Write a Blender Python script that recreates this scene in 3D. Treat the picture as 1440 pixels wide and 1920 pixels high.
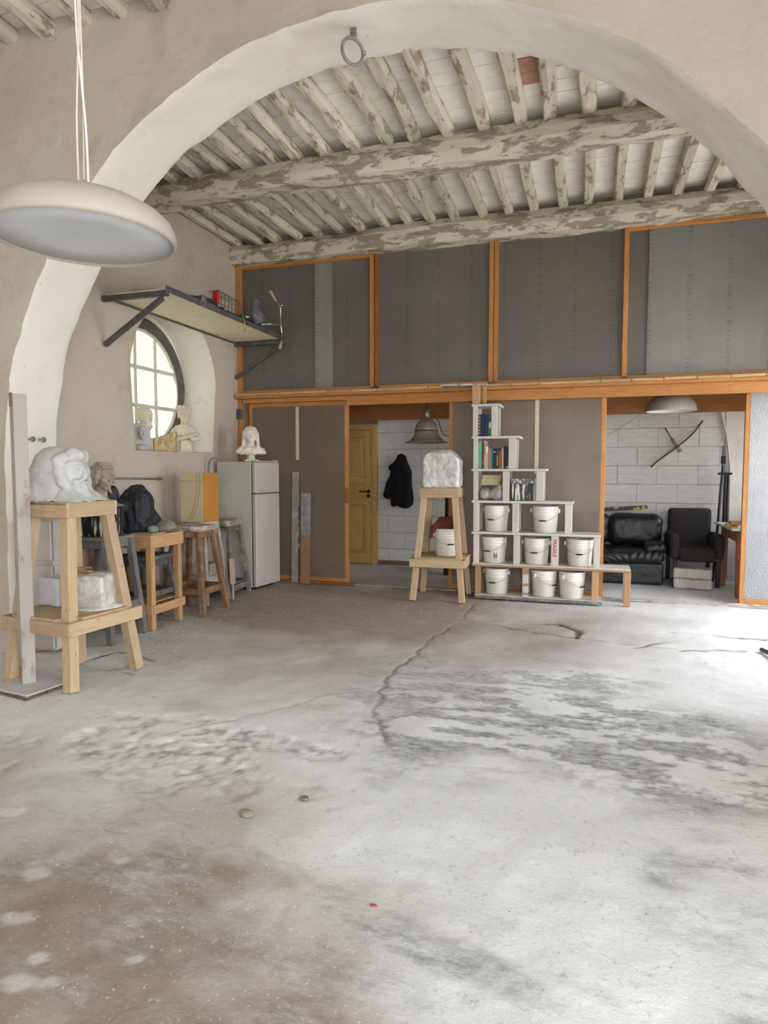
import bpy, bmesh, math, random
import numpy as np
from mathutils import Vector, Matrix
random.seed(7); np.random.seed(7)
for _o in list(bpy.data.objects): bpy.data.objects.remove(_o)
SC = bpy.context.scene
COL = SC.collection
# ------------------------------------------------------------------ camera
CAM_H, YAW, PITCH, FOC = 1.45, math.radians(17.5), math.radians(3.75), 1220.0
cd = bpy.data.cameras.new('camera'); cam = bpy.data.objects.new('camera', cd); COL.objects.link(cam)
cd.sensor_fit = 'VERTICAL'; cd.sensor_height = 36.0; cd.lens = FOC / 1920 * 36.0
cd.clip_start = 0.05; cd.clip_end = 200
_f = Vector((-math.sin(YAW)*math.cos(PITCH), math.cos(YAW)*math.cos(PITCH), -math.sin(PITCH)))
_r = Vector((math.cos(YAW), math.sin(YAW), 0)); _u = _r.cross(_f)
cam.matrix_world = Matrix(((_r.x, _u.x, -_f.x, 0), (_r.y, _u.y, -_f.y, 0), (_r.z, _u.z, -_f.z, CAM_H), (0, 0, 0, 1)))
SC.camera = cam
# ------------------------------------------------------------------ daylight
W = bpy.data.worlds.new('overcast_sky'); SC.world = W; W.use_nodes = True
_bg = W.node_tree.nodes['Background']
_bg.inputs[0].default_value = (0.89, 0.955, 1.03, 1); _bg.inputs[1].default_value = 8.3
def portal(name, loc, rot, sx, sy):
    l = bpy.data.lights.new(name, 'AREA'); l.shape = 'RECTANGLE'; l.size = sx; l.size_y = sy
    l.cycles.is_portal = True
    o = bpy.data.objects.new(name, l); COL.objects.link(o); o.location = loc; o.rotation_euler = rot
# doorways in the right-hand wall (out of frame) and the round window, where the sky comes in
XR = 2.6                                   # right wall
DOOR_B = (4.75, 7.35, 2.75)                 # y0, y1, height : doorway of the far bay
DOOR_F = (-2.8, .9, 3.9)                  # doorway of the near bay
portal('doorway_far_portal', (XR+.02, (DOOR_B[0]+DOOR_B[1])/2, DOOR_B[2]/2), (0, math.pi/2, 0), DOOR_B[2], DOOR_B[1]-DOOR_B[0])
portal('doorway_near_portal', (XR+.02, (DOOR_F[0]+DOOR_F[1])/2, DOOR_F[2]/2), (0, math.pi/2, 0), DOOR_F[2], DOOR_F[1]-DOOR_F[0])
WIN_ADDED = (8.25, 9.15, 1.0, 2.05)              # unseen window added to brighten the back room
portal('added_window_portal', (XR+.02, 8.7, 1.525), (0, math.pi/2, 0), 1.05, .9)
DOOR_N = (-.2, 2.1, 3.2)                   # x0, x1, height : doorway behind the viewer
portal('doorway_behind_portal', ((DOOR_N[0]+DOOR_N[1])/2, -3.02, DOOR_N[2]/2), (math.pi/2, 0, 0), DOOR_N[1]-DOOR_N[0], DOOR_N[2])
portal('window_portal', (-4.93, 6.29, 2.37), (0, -math.pi/2, 0), 1.5, 1.5)
SC.view_settings.view_transform = 'Standard'; SC.view_settings.look = 'None'
SC.view_settings.exposure = 0.14; SC.view_settings.gamma = 1.0; SC.view_settings.use_curve_mapping = False
SC.cycles.diffuse_bounces = 5; SC.cycles.glossy_bounces = 2; SC.cycles.max_bounces = 8; SC.cycles.transparent_max_bounces = 10
SC.cycles.sample_clamp_indirect = 6.0

# ------------------------------------------------------------------ mesh helpers
def link(name, me, m=None, parent=None, smooth=False):
    o = bpy.data.objects.new(name, me); COL.objects.link(o)
    if m is not None and len(me.materials) == 0: me.materials.append(m)
    if parent is not None: o.parent = parent
    if smooth:
        me.polygons.foreach_set('use_smooth', [True]*len(me.polygons)); me.update()
    return o
def mk(name, vf, m=None, parent=None, smooth=False, loc=None, rz=0.0, rot=None):
    me = bpy.data.meshes.new(name); v, f = vf
    me.from_pydata([tuple(map(float, p)) for p in v], [], [tuple(map(int, q)) for q in f]); me.update()
    o = link(name, me, m, parent, smooth)
    if loc is not None: o.location = loc
    if rot is not None: o.rotation_euler = rot
    elif rz: o.rotation_euler = (0, 0, rz)
    return o
def thing(name, label, cat, loc=(0, 0, 0), rz=0.0, group=None):
    o = bpy.data.objects.new(name, None); COL.objects.link(o); o.empty_display_size = .1
    o.location = loc; o.rotation_euler = (0, 0, rz)
    return tag(o, label, cat, group)
def under(child, part):
    """make child a piece of one part of its thing, without moving it"""
    child.parent = part; child.matrix_parent_inverse = part.matrix_basis.inverted(); return child
def tag(o, label, cat=None, group=None):
    o['label'] = label
    if cat: o['category'] = cat
    if group: o['group'] = group
    return o
def struct(o, label=None):
    o['kind'] = 'structure'
    if label: o['label'] = label
    return o
def sroot(name, label=None):
    o = bpy.data.objects.new(name, None); COL.objects.link(o); return struct(o, label)
def box(lo, hi, bev=0.0):
    x0, y0, z0 = lo; x1, y1, z1 = hi
    v = [(x0,y0,z0),(x1,y0,z0),(x1,y1,z0),(x0,y1,z0),(x0,y0,z1),(x1,y0,z1),(x1,y1,z1),(x0,y1,z1)]
    f = [(0,3,2,1),(4,5,6,7),(0,1,5,4),(1,2,6,5),(2,3,7,6),(3,0,4,7)]
    if bev <= 0: return v, f
    bm = bmesh.new(); vs = [bm.verts.new(p) for p in v]
    for q in f: bm.faces.new([vs[i] for i in q])
    bmesh.ops.bevel(bm, geom=list(bm.edges), offset=bev, segments=1, affect='EDGES', profile=.5)
    bm.verts.index_update()
    r = [tuple(p.co) for p in bm.verts], [tuple(p.index for p in q.verts) for q in bm.faces]
    bm.free(); return r
def join(*parts):
    V, F = [], []
    for v, f in parts:
        n = len(V); V += [tuple(p) for p in v]; F += [tuple(i+n for i in q) for q in f]
    return V, F
def xf(vf, M):
    return [tuple(M @ Vector(p)) for p in vf[0]], vf[1]
_bars = {}
def bar(name, a, b, w, h, m, parent=None, up=(0, 0, 1), bev=.003):
    """a straight timber from a to b: a box whose own X axis is the grain; w across, h along 'up'"""
    a = Vector(a); b = Vector(b); d = b-a; L = d.length; d.normalize(); upv = Vector(up)
    if abs(d.dot(upv)) > .98: upv = Vector((0, 1, 0)) if abs(d.y) < .9 else Vector((1, 0, 0))
    s = upv.cross(d).normalized(); t = d.cross(s)
    k = (round(L, 3), round(w, 4), round(h, 4), m.name, bev)
    if k not in _bars:
        me = bpy.data.meshes.new(name); v, f = box((-L/2, -w/2, -h/2), (L/2, w/2, h/2), min(bev, w*.3, h*.3))
        me.from_pydata(v, [], f); me.update(); me.materials.append(m); _bars[k] = me
    o = bpy.data.objects.new(name, _bars[k]); COL.objects.link(o)
    c = (a+b)/2
    o.matrix_basis = Matrix(((d.x, s.x, t.x, c.x), (d.y, s.y, t.y, c.y), (d.z, s.z, t.z, c.z), (0, 0, 0, 1)))
    if parent is not None: o.parent = parent
    return o
def lathe(prof, n=32, cap0=True, cap1=True):
    V = []; F = []
    for r, z in prof:
        for i in range(n):
            a = 2*math.pi*i/n; V.append((r*math.cos(a), r*math.sin(a), z))
    for k in range(len(prof)-1):
        for i in range(n):
            j = (i+1) % n; F.append((k*n+i, k*n+j, (k+1)*n+j, (k+1)*n+i))
    if cap0: F.append(tuple(range(n-1, -1, -1)))
    if cap1: F.append(tuple((len(prof)-1)*n+i for i in range(n)))
    return V, F
def tube(path, r, n=8, closed=False, r1=None):
    P = [Vector(p) for p in path]; N = len(P); V = []; F = []
    t0 = (P[1]-P[0]).normalized(); up = Vector((0, 0, 1)) if abs(t0.z) < .9 else Vector((1, 0, 0))
    s = t0.cross(up).normalized()
    for k in range(N):
        if closed: t = (P[(k+1) % N]-P[k-1]).normalized()
        else: t = (P[min(k+1, N-1)]-P[max(k-1, 0)]).normalized()
        s = (s - t*s.dot(t)).normalized(); u = t.cross(s)
        rr = r if r1 is None else r+(r1-r)*k/(N-1)
        for i in range(n):
            a = 2*math.pi*i/n; V.append(tuple(P[k]+(s*math.cos(a)+u*math.sin(a))*rr))
    for k in range(N if closed else N-1):
        k2 = (k+1) % N
        for i in range(n):
            j = (i+1) % n; F.append((k*n+i, k*n+j, k2*n+j, k2*n+i))
    if not closed: F += [tuple(range(n-1, -1, -1)), tuple((N-1)*n+i for i in range(n))]
    return V, F
def arc(c, r, a0, a1, n, axes=((1, 0, 0), (0, 0, 1))):
    c = Vector(c); A = Vector(axes[0]); B = Vector(axes[1])
    return [tuple(c+A*r*math.cos(a0+(a1-a0)*i/n)+B*r*math.sin(a0+(a1-a0)*i/n)) for i in range(n+1)]
def prism(poly, y0, y1):
    """polygon in x,z pulled along y"""
    n = len(poly); V = [(x, y0, z) for x, z in poly]+[(x, y1, z) for x, z in poly]
    F = [tuple(range(n)), tuple(range(2*n-1, n-1, -1))]+[(i, i+n, (i+1) % n+n, (i+1) % n) for i in range(n)]
    return V, F
def bez(p, n=12):
    """smooth polyline through points (Catmull-Rom)"""
    P = [Vector(q) for q in p]; P = [P[0]*2-P[1]]+P+[P[-1]*2-P[-2]]; out = []
    for i in range(1, len(P)-2):
        for k in range(n):
            t = k/n; a, b, c, d = P[i-1], P[i], P[i+1], P[i+2]
            out.append(tuple(.5*((2*b)+(c-a)*t+(2*a-5*b+4*c-d)*t*t+(3*b-a-3*c+d)*t**3)))
    out.append(tuple(P[-2])); return out

# ------------------------------------------------------------------ noise and carved (distance-field) shapes
def _hash(ix, iy, iz, s):
    n = (ix*374761393 + iy*668265263 + iz*1274126177 + s*974711) & 0x7fffffff
    n = ((n ^ (n >> 13))*1274126177) & 0x7fffffff
    return ((n ^ (n >> 16)) & 0xffff)/65535.0
def vnoise(P, sc=1.0, seed=0):
    Q = np.asarray(P, float)*sc; I = np.floor(Q).astype(np.int64); f = Q-I; f = f*f*(3-2*f); r = 0
    for dx in (0, 1):
        for dy in (0, 1):
            for dz in (0, 1):
                w = (f[:, 0] if dx else 1-f[:, 0])*(f[:, 1] if dy else 1-f[:, 1])*(f[:, 2] if dz else 1-f[:, 2])
                r = r + w*_hash(I[:, 0]+dx, I[:, 1]+dy, I[:, 2]+dz, seed)
    return r*2-1
def fbm(P, sc=1.0, o=3, seed=0):
    r = 0; a = 1.0
    for k in range(o): r = r+a*vnoise(P, sc*2**k, seed+k); a *= .5
    return r
def smin(a, b, k): h = np.clip(.5+.5*(b-a)/k, 0, 1); return b+(a-b)*h-k*h*(1-h)
def smax(a, b, k): return -smin(-a, -b, k)
def V3(*c): return np.array(c, float)
def sph(P, c, r): return np.linalg.norm(P-V3(*c), axis=1)-r
def ell(P, c, r):
    q = P-V3(*c); R = V3(*r); k0 = np.linalg.norm(q/R, axis=1); k1 = np.linalg.norm(q/R**2, axis=1)+1e-9
    return k0*(k0-1)/k1
def cap(P, a, b, ra, rb=None):
    rb = ra if rb is None else rb; a = V3(*a); b = V3(*b); d = b-a; t = np.clip(((P-a)@d)/(d@d), 0, 1)
    return np.linalg.norm(P-a-t[:, None]*d, axis=1)-(ra+(rb-ra)*t)
def rbox(P, c, h, r):
    q = np.abs(P-V3(*c))-V3(*h)+r
    return np.linalg.norm(np.maximum(q, 0), axis=1)+np.minimum(q.max(axis=1), 0)-r
def rotz(P, a, c=(0, 0, 0)):
    q = P-V3(*c); s, k = math.sin(a), math.cos(a)
    return np.stack([q[:, 0]*k+q[:, 1]*s, -q[:, 0]*s+q[:, 1]*k, q[:, 2]], 1)+V3(*c)
def absx(P): Q = P.copy(); Q[:, 0] = np.abs(Q[:, 0]); return Q
def surf(f, lo, hi, step):
    lo = V3(*lo); hi = V3(*hi); n = np.maximum(np.ceil((hi-lo)/step).astype(int)+1, 4)
    ax = [lo[i]+step*np.arange(n[i]) for i in range(3)]
    G = np.stack(np.meshgrid(*ax, indexing='ij'), -1).reshape(-1, 3)
    D = f(G).reshape(n); B = D < 0
    c = n-1; S = np.zeros(tuple(c)+(3,)); K = np.zeros(tuple(c))
    for d in range(3):
        e = np.zeros(3, int); e[d] = 1
        a = D[tuple(slice(0, n[i]-e[i]) for i in range(3))]; b = D[tuple(slice(e[i], n[i]) for i in range(3))]
        ch = (a < 0) != (b < 0); t = np.where(ch, a/np.where(np.abs(a-b) < 1e-12, 1, a-b), 0)
        ii = np.indices(a.shape).astype(float); ii[d] += t
        pos = np.moveaxis(ii, 0, -1)*ch[..., None]
        o = [i for i in range(3) if i != d]
        for s0 in (0, 1):
            for s1 in (0, 1):
                sl = [slice(None)]*3
                sl[o[0]] = slice(s0, s0+c[o[0]]); sl[o[1]] = slice(s1, s1+c[o[1]])
                S += pos[tuple(sl)]; K += ch[tuple(sl)]
    act = K > 0; idx = -np.ones(tuple(c), int); idx[act] = np.arange(act.sum())
    V = lo+step*(S[act]/K[act][:, None]); F = []
    for d in range(3):
        e = np.zeros(3, int); e[d] = 1; o = [(d+1) % 3, (d+2) % 3]
        a = B[tuple(slice(0, n[i]-e[i]) for i in range(3))]; b = B[tuple(slice(e[i], n[i]) for i in range(3))]
        q = np.argwhere(a != b)
        q = q[(q[:, o[0]] > 0) & (q[:, o[1]] > 0) & (q[:, o[0]] < c[o[0]]) & (q[:, o[1]] < c[o[1]])]
        if len(q) == 0: continue
        def at(s0, s1):
            r = q.copy(); r[:, o[0]] -= s0; r[:, o[1]] -= s1; return idx[r[:, 0], r[:, 1], r[:, 2]]
        fl = a[q[:, 0], q[:, 1], q[:, 2]]
        Q = np.stack([at(1, 1), at(0, 1), at(0, 0), at(1, 0)], 1); Q[~fl] = Q[~fl][:, ::-1]; F.append(Q)
    F = np.concatenate(F); return V, F[(F >= 0).all(1)]
def carve(name, f, lo, hi, step, m, parent=None, scale=1.0, rz=0.0, loc=None, smooth=True):
    V, F = surf(f, lo, hi, step); V = V*scale
    if rz:
        s, k = math.sin(rz), math.cos(rz); V = np.stack([V[:, 0]*k-V[:, 1]*s, V[:, 0]*s+V[:, 1]*k, V[:, 2]], 1)
    me = bpy.data.meshes.new(name); me.from_pydata(V.tolist(), [], F.tolist()); me.update()
    o = link(name, me, m, parent, smooth)
    if loc is not None: o.location = loc
    return o

# ------------------------------------------------------------------ materials
def _nt(name):
    m = bpy.data.materials.new(name); m.use_nodes = True; nt = m.node_tree
    return m, nt, nt.nodes['Principled BSDF']
def _ramp(nt, src, p0, p1, c0=(0, 0, 0, 1), c1=(1, 1, 1, 1)):
    r = nt.nodes.new('ShaderNodeValToRGB'); r.color_ramp.elements[0].position = p0; r.color_ramp.elements[1].position = p1
    r.color_ramp.elements[0].color = c0; r.color_ramp.elements[1].color = c1
    nt.links.new(src, r.inputs[0]); return r.outputs[0]
def _co(nt, stretch=(1, 1, 1), kind='Object', loc=None):
    t = nt.nodes.new('ShaderNodeTexCoord'); mp = nt.nodes.new('ShaderNodeMapping'); mp.inputs['Scale'].default_value = stretch
    nt.links.new(t.outputs[kind], mp.inputs[0])
    oi = nt.nodes.new('ShaderNodeObjectInfo'); mu = nt.nodes.new('ShaderNodeMath'); mu.operation = 'MULTIPLY'; mu.inputs[1].default_value = 37.0
    nt.links.new(oi.outputs['Random'], mu.inputs[0]); nt.links.new(mu.outputs[0], mp.inputs['Location'])
    return mp.outputs[0], oi.outputs['Random']
def _noise(nt, co, sc, det=5, rough=.6, dist=0.0):
    n = nt.nodes.new('ShaderNodeTexNoise'); n.inputs['Scale'].default_value = sc; n.inputs['Detail'].default_value = det
    n.inputs['Roughness'].default_value = rough; n.inputs['Distortion'].default_value = dist
    nt.links.new(co, n.inputs['Vector']); return n.outputs['Fac']
def _mix(nt, fac, a, b, mode='MIX'):
    m = nt.nodes.new('ShaderNodeMix'); m.data_type = 'RGBA'; m.blend_type = mode
    if isinstance(fac, float): m.inputs[0].default_value = fac
    else: nt.links.new(fac, m.inputs[0])
    for k, x in ((6, a), (7, b)):
        if isinstance(x, tuple): m.inputs[k].default_value = (*x[:3], 1)
        else: nt.links.new(x, m.inputs[k])
    return m.outputs[2]
def _bump(nt, b, h, st, dist=.02, nrm=None):
    n = nt.nodes.new('ShaderNodeBump'); n.inputs['Strength'].default_value = st; n.inputs['Distance'].default_value = dist
    nt.links.new(h, n.inputs['Height'])
    if nrm is not None: nt.links.new(nrm, n.inputs['Normal'])
    nt.links.new(n.outputs[0], b.inputs['Normal']); return n.outputs[0]
def plain(name, c, rough=.7, metal=0.0, c2=None, sc=6.0, lo=.4, hi=.65, bump=.0, bsc=40.0, stretch=(1, 1, 1), dist=.01, spec=.4, c3=None, sc3=60., lo3=.62, hi3=.66):
    m, nt, b = _nt(name); co, rnd = _co(nt, stretch)
    b.inputs['Roughness'].default_value = rough; b.inputs['Metallic'].default_value = metal; b.inputs['Specular IOR Level'].default_value = spec
    col = (*c, 1)
    if c2 is not None:
        col = _mix(nt, _ramp(nt, _noise(nt, co, sc, 6), lo, hi), c, c2)
        if c3 is not None: col = _mix(nt, _ramp(nt, _noise(nt, co, sc3, 4), lo3, hi3), col, c3)
        nt.links.new(col, b.inputs['Base Color'])
    else: b.inputs['Base Color'].default_value = col
    if bump: _bump(nt, b, _noise(nt, co, bsc, 5, .65), bump, dist)
    return m
def wood(name, c, c2, knots=True, rough=.65, bump=.25, paint=None, pcov=.5, pw=.06, psc=6., var=.18, kn=(.12, .05, .02), dirt=None):
    """grain runs along the piece's own X; paint = worn paint colour over the wood"""
    m, nt, b = _nt(name); co, rnd = _co(nt, (1, 9, 9))
    b.inputs['Roughness'].default_value = rough; b.inputs['Specular IOR Level'].default_value = .3
    g = _noise(nt, co, 5.0, 6, .6, .6); col = _mix(nt, _ramp(nt, g, .33, .68), c, c2)
    if knots:
        co2, _ = _co(nt, (2.2, 7, 7)); v = nt.nodes.new('ShaderNodeTexVoronoi'); v.inputs['Scale'].default_value = 3.0
        nt.links.new(co2, v.inputs['Vector'])
        col = _mix(nt, _ramp(nt, v.outputs['Distance'], .03, .12, (1, 1, 1, 1), (0, 0, 0, 1)), col, kn)
    hv = g
    if paint is not None:
        co3, _ = _co(nt, (1, 2.6, 2.6)); pn = _noise(nt, co3, psc, 9, .68, .3)
        f = _ramp(nt, pn, 1-pcov-pw/2, 1-pcov+pw/2); 
        pc = _mix(nt, _noise(nt, co3, 2.0, 3), tuple(x*.86 for x in paint), paint)
        col = _mix(nt, f, col, pc); hv = f
    if dirt is not None:
        co4, _ = _co(nt, (1, 1, 1)); col = _mix(nt, _ramp(nt, _noise(nt, co4, 7, 7, .7), .5, .72), col, dirt)
    mr = nt.nodes.new('ShaderNodeMapRange'); mr.inputs[3].default_value = 1-var; mr.inputs[4].default_value = 1+var*.5
    nt.links.new(rnd, mr.inputs[0]); cm = nt.nodes.new('ShaderNodeCombineColor')
    for i in range(3): nt.links.new(mr.outputs[0], cm.inputs[i])
    col = _mix(nt, 1.0, col, cm.outputs[0], 'MULTIPLY')
    nt.links.new(col, b.inputs['Base Color']); _bump(nt, b, hv, bump, .006)
    return m
def film(name, c, alpha, rough=.35, trans=.35, marks=False, bubbles=0.0, tint=(1, 1, 1)):
    """dusty plastic sheeting: part see-through, part dusty and translucent"""
    m, nt, b = _nt(name); co, rnd = _co(nt); out = nt.nodes['Material Output']
    b.inputs['Roughness'].default_value = rough; b.inputs['Specular IOR Level'].default_value = .35
    cloud = _noise(nt, co, 1.3, 4, .55)
    col = _mix(nt, _ramp(nt, cloud, .35, .7), tuple(x*.82 for x in c), c)
    co2, _ = _co(nt, (9, 1, .35)); st = _noise(nt, co2, 4, 2)
    col = _mix(nt, _ramp(nt, st, .45, .9, (0, 0, 0, 1), (.22, .22, .22, 1)), col, tuple(min(1, x*1.15) for x in c))
    if marks:                                              # printed columns of small symbols on the wrap
        t = nt.nodes.new('ShaderNodeTexCoord'); sp = nt.nodes.new('ShaderNodeSeparateXYZ'); nt.links.new(t.outputs['Object'], sp.inputs[0])
        def mth(op, a, bb=None):
            n = nt.nodes.new('ShaderNodeMath'); n.operation = op
            for k, x in enumerate((a, bb)):
                if x is None: continue
                if isinstance(x, (int, float)): n.inputs[k].default_value = x
                else: nt.links.new(x, n.inputs[k])
            return n.outputs[0]
        fx = mth('ABSOLUTE', mth('SUBTRACT', mth('FRACT', mth('MULTIPLY', sp.outputs[0], 2.6)), .5)); inx = mth('LESS_THAN', fx, .055)
        cz = nt.nodes.new('ShaderNodeCombineXYZ'); nt.links.new(mth('FLOOR', mth('MULTIPLY', sp.outputs[2], 22)), cz.inputs[2]); nt.links.new(mth('FLOOR', mth('MULTIPLY', sp.outputs[0], 2.6)), cz.inputs[0])
        wn = nt.nodes.new('ShaderNodeTexWhiteNoise'); nt.links.new(cz.outputs[0], wn.inputs[0])
        fz = mth('ABSOLUTE', mth('SUBTRACT', mth('FRACT', mth('MULTIPLY', sp.outputs[2], 22)), .5)); inz = mth('LESS_THAN', fz, mth('MULTIPLY', wn.outputs[0], .42))
        mk_ = mth('MULTIPLY', mth('MULTIPLY', inx, inz), .24)
        col = _mix(nt, mk_, col, tuple(x*.25 for x in c))
    nt.links.new(col, b.inputs['Base Color'])
    h = _noise(nt, co, 3.0, 3)
    if bubbles:
        v = nt.nodes.new('ShaderNodeTexVoronoi'); v.inputs['Scale'].default_value = 70; nt.links.new(co, v.inputs['Vector'])
        n1 = _bump(nt, b, v.outputs['Distance'], bubbles, .01)
    else: n1 = None
    _bump(nt, b, h, .25, .05, n1)
    tr = nt.nodes.new('ShaderNodeBsdfTranslucent'); nt.links.new(col, tr.inputs[0])
    m1 = nt.nodes.new('ShaderNodeMixShader'); m1.inputs[0].default_value = trans
    nt.links.new(b.outputs[0], m1.inputs[1]); nt.links.new(tr.outputs[0], m1.inputs[2])
    tp = nt.nodes.new('ShaderNodeBsdfTransparent'); tp.inputs[0].default_value = (*tint, 1)
    m2 = nt.nodes.new('ShaderNodeMixShader'); m2.inputs[0].default_value = alpha
    nt.links.new(tp.outputs[0], m2.inputs[1]); nt.links.new(m1.outputs[0], m2.inputs[2]); nt.links.new(m2.outputs[0], out.inputs[0])
    return m
def plaster(name, c, c2, stain, pits=(.22, .18, .15), low=None, zlo=0., zhi=2., bump=.35):
    m, nt, b = _nt(name); t = nt.nodes.new('ShaderNodeTexCoord'); co = t.outputs['Object']
    b.inputs['Roughness'].default_value = .92; b.inputs['Specular IOR Level'].default_value = .15
    col = _mix(nt, _ramp(nt, _noise(nt, co, .9, 5), .35, .7), c, c2)
    if low is not None:                                    # damp and knocked about near the floor
        sp = nt.nodes.new('ShaderNodeSeparateXYZ'); nt.links.new(co, sp.inputs[0])
        mr = nt.nodes.new('ShaderNodeMapRange'); mr.inputs[1].default_value = zlo; mr.inputs[2].default_value = zhi; mr.inputs[3].default_value = 1; mr.inputs[4].default_value = 0
        nt.links.new(sp.outputs[2], mr.inputs[0])
        ml = nt.nodes.new('ShaderNodeMath'); ml.operation = 'MULTIPLY'; nt.links.new(mr.outputs[0], ml.inputs[0]); nt.links.new(_ramp(nt, _noise(nt, co, 1.7, 6, .65), .3, .66), ml.inputs[1])
        col = _mix(nt, ml.outputs[0], col, low)
    col = _mix(nt, _ramp(nt, _noise(nt, co, 2.3, 8, .7, .4), .55, .72), col, stain)
    col = _mix(nt, _ramp(nt, _noise(nt, co, 13, 7, .75, .3), .655, .72), col, pits)
    nt.links.new(col, b.inputs['Base Color'])
    n1 = _bump(nt, b, _noise(nt, co, 2.6, 5, .55), bump, .11); n2 = _bump(nt, b, _noise(nt, co, 22, 6, .6), bump*.6, .012, n1)
    v = nt.nodes.new('ShaderNodeTexVoronoi'); v.inputs['Scale'].default_value = 7; nt.links.new(co, v.inputs['Vector'])
    _bump(nt, b, _ramp(nt, v.outputs['Distance'], .02, .09), .25, .01, n2)
    return m
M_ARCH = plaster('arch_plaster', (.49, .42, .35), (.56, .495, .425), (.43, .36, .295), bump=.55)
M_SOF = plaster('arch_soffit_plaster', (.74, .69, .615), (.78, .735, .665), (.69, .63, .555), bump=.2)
M_LEFT = plaster('left_wall_plaster', (.48, .405, .335), (.53, .46, .39), (.41, .335, .275), low=(.53, .395, .33), zlo=.2, zhi=2.9)
M_WALL = plaster('outer_plaster', (.62, .56, .48), (.68, .62, .55), (.55, .48, .4))
M_REAR = plaster('rear_plaster', (.66, .60, .55), (.70, .65, .60), (.58, .52, .47))
M_EMB = plaster('embrasure_plaster', (.76, .71, .62), (.80, .76, .68), (.62, .56, .42), bump=.25)
M_BLOCK = plain('painted_block', (.70, .67, .63), .9, c2=(.62, .585, .545), sc=5, bump=.45, bsc=9, stretch=(1, 1, 6), dist=.02)
M_MORT = plain('dusty_mortar', (.40, .37, .34), .95)
M_DARKIRON = plain('dark_iron', (.075, .07, .066), .5, .6, c2=(.16, .15, .14), sc=14, bump=.2)
M_IRON = plain('grey_iron', (.20, .19, .185), .55, .4, c2=(.30, .29, .28), sc=18, bump=.3)
M_STEEL = plain('painted_steel', (.085, .083, .08), .5, .3, c2=(.15, .147, .142), sc=10, bump=.1)
M_OLDPAINT = wood('flaked_cream_paint', (.30, .235, .165), (.40, .33, .24), False, .85, .5, paint=(.66, .60, .47), pcov=.56, pw=.05, psc=5)
M_OLDPAINT2 = wood('whitewashed_joist', (.40, .33, .24), (.48, .41, .31), False, .85, .4, paint=(.74, .68, .56), pcov=.66, pw=.05, psc=5)
M_BEAM = wood('worn_beam', (.25, .20, .145), (.35, .29, .21), False, .88, .6, paint=(.63, .57, .44), pcov=.52, pw=.06, psc=3.6, var=.05)
M_TILE = plain('whitewashed_tile', (.86, .825, .75), .9, c2=(.79, .745, .66), sc=9, bump=.25, bsc=25)
M_TERRA = plain('bare_terracotta', (.42, .21, .14), .9, c2=(.52, .30, .22), sc=16, bump=.3)
M_PINE = wood('amber_pine', (.42, .165, .042), (.55, .25, .075), True, .5, .12)
M_PINED = wood('dark_amber_pine', (.26, .09, .025), (.36, .14, .04), True, .5, .12)
M_NEWPINE = wood('fresh_pine', (.45, .305, .175), (.54, .39, .245), True, .65, .12, kn=(.26, .12, .05))
M_TABLEPINE = wood('honey_pine', (.44, .235, .10), (.56, .33, .16), True, .6, .12, kn=(.2, .08, .03))

# ---- ground outside and floor
og = mk('ground_outside', ([(-40, -40, -.06), (40, -40, -.06), (40, 40, -.06), (-40, 40, -.06)], [(0, 1, 2, 3)]), plain('pale_gravel', (.74, .70, .63), .95, c2=(.80, .77, .71), sc=3))
struct(og, 'pale gravel yard outside the doorways')

X0, X1, Y0, Y1 = -5.3, 2.6, -3.0, 9.42
xs = np.arange(X0, X1+.01, .0165); 
ysn = np.concatenate([np.arange(-3, 1.2, .2), np.arange(1.2, 7.8, .0165), np.arange(7.8, 9.5, .08)])
GX, GY = np.meshgrid(xs, ysn, indexing='ij'); PF = np.stack([GX.ravel(), GY.ravel(), np.zeros(GX.size)], 1)
def seg_dist(P, pts, wob=.03, seed=3):
    Q = P[:, :2]+np.stack([fbm(P, 9, 2, seed), fbm(P, 9, 2, seed+9)], 1)*wob
    d = np.full(len(P), 9.); pts = [np.array(p, float) for p in pts]
    for a, b in zip(pts[:-1], pts[1:]):
        e = b-a; t = np.clip(((Q-a)@e)/(e@e), 0, 1); d = np.minimum(d, np.linalg.norm(Q-a-t[:, None]*e, axis=1))
    return d
CR = [([(-1.157, 6.95), (-1.137, 6.2), (-1.295, 5.31), (-1.28, 4.9), (-1.33, 4.45), (-1.275, 4.04), (-1.22, 3.66), (-.97, 3.21)], .013, .010),
      ([(-.55, 6.19), (-.24, 6.25), (-.05, 6.02), (-.10, 5.76), (-.45, 5.87)], .03, .022), ([(-.45, 5.87), (-.9, 6.05), (-1.13, 6.2)], .014, .01),
      ([(.68, 6.2), (1.07, 6.21), (1.49, 6.23), (2.3, 6.2)], .03, .022), ([(.40, 5.6), (.56, 5.8), (.70, 5.89)], .02, .014), ([(.74, 5.64), (.83, 5.67), (1.22, 5.73)], .024, .016),
      ([(-.10, 5.76), (.45, 5.66), (.75, 5.64)], .012, .006),
      ([(-3.62, 3.86), (-3.57, 4.22), (-3.15, 4.14)], .016, .02), ([(-3.62, 3.86), (-3.07, 3.8)], .014, .016),
      ([(-1.6, 3.83), (-1.75, 3.5), (-2.0, 3.2), (-2.2, 2.97)], .009, .005), ([(-1.2, 3.0), (-.6, 3.05), (-.23, 3.1), (.35, 3.12), (.79, 3.2)], .012, .003),
      ([(-1.9, 2.35), (-1.5, 2.2), (-.66, 1.97), (-.2, 1.86), (.1, 1.8)], .012, .0028), ([(-.95, 1.9), (-.8, 1.6), (-.75, 1.4)], .008, .002), ([(-1.5, 1.75), (-1.1, 1.5)], .012, .002)]
hz = .006*fbm(PF, 1.1, 3, 11)+.0025*fbm(PF, 7, 3, 5); dirt = np.zeros(len(PF))
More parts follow.
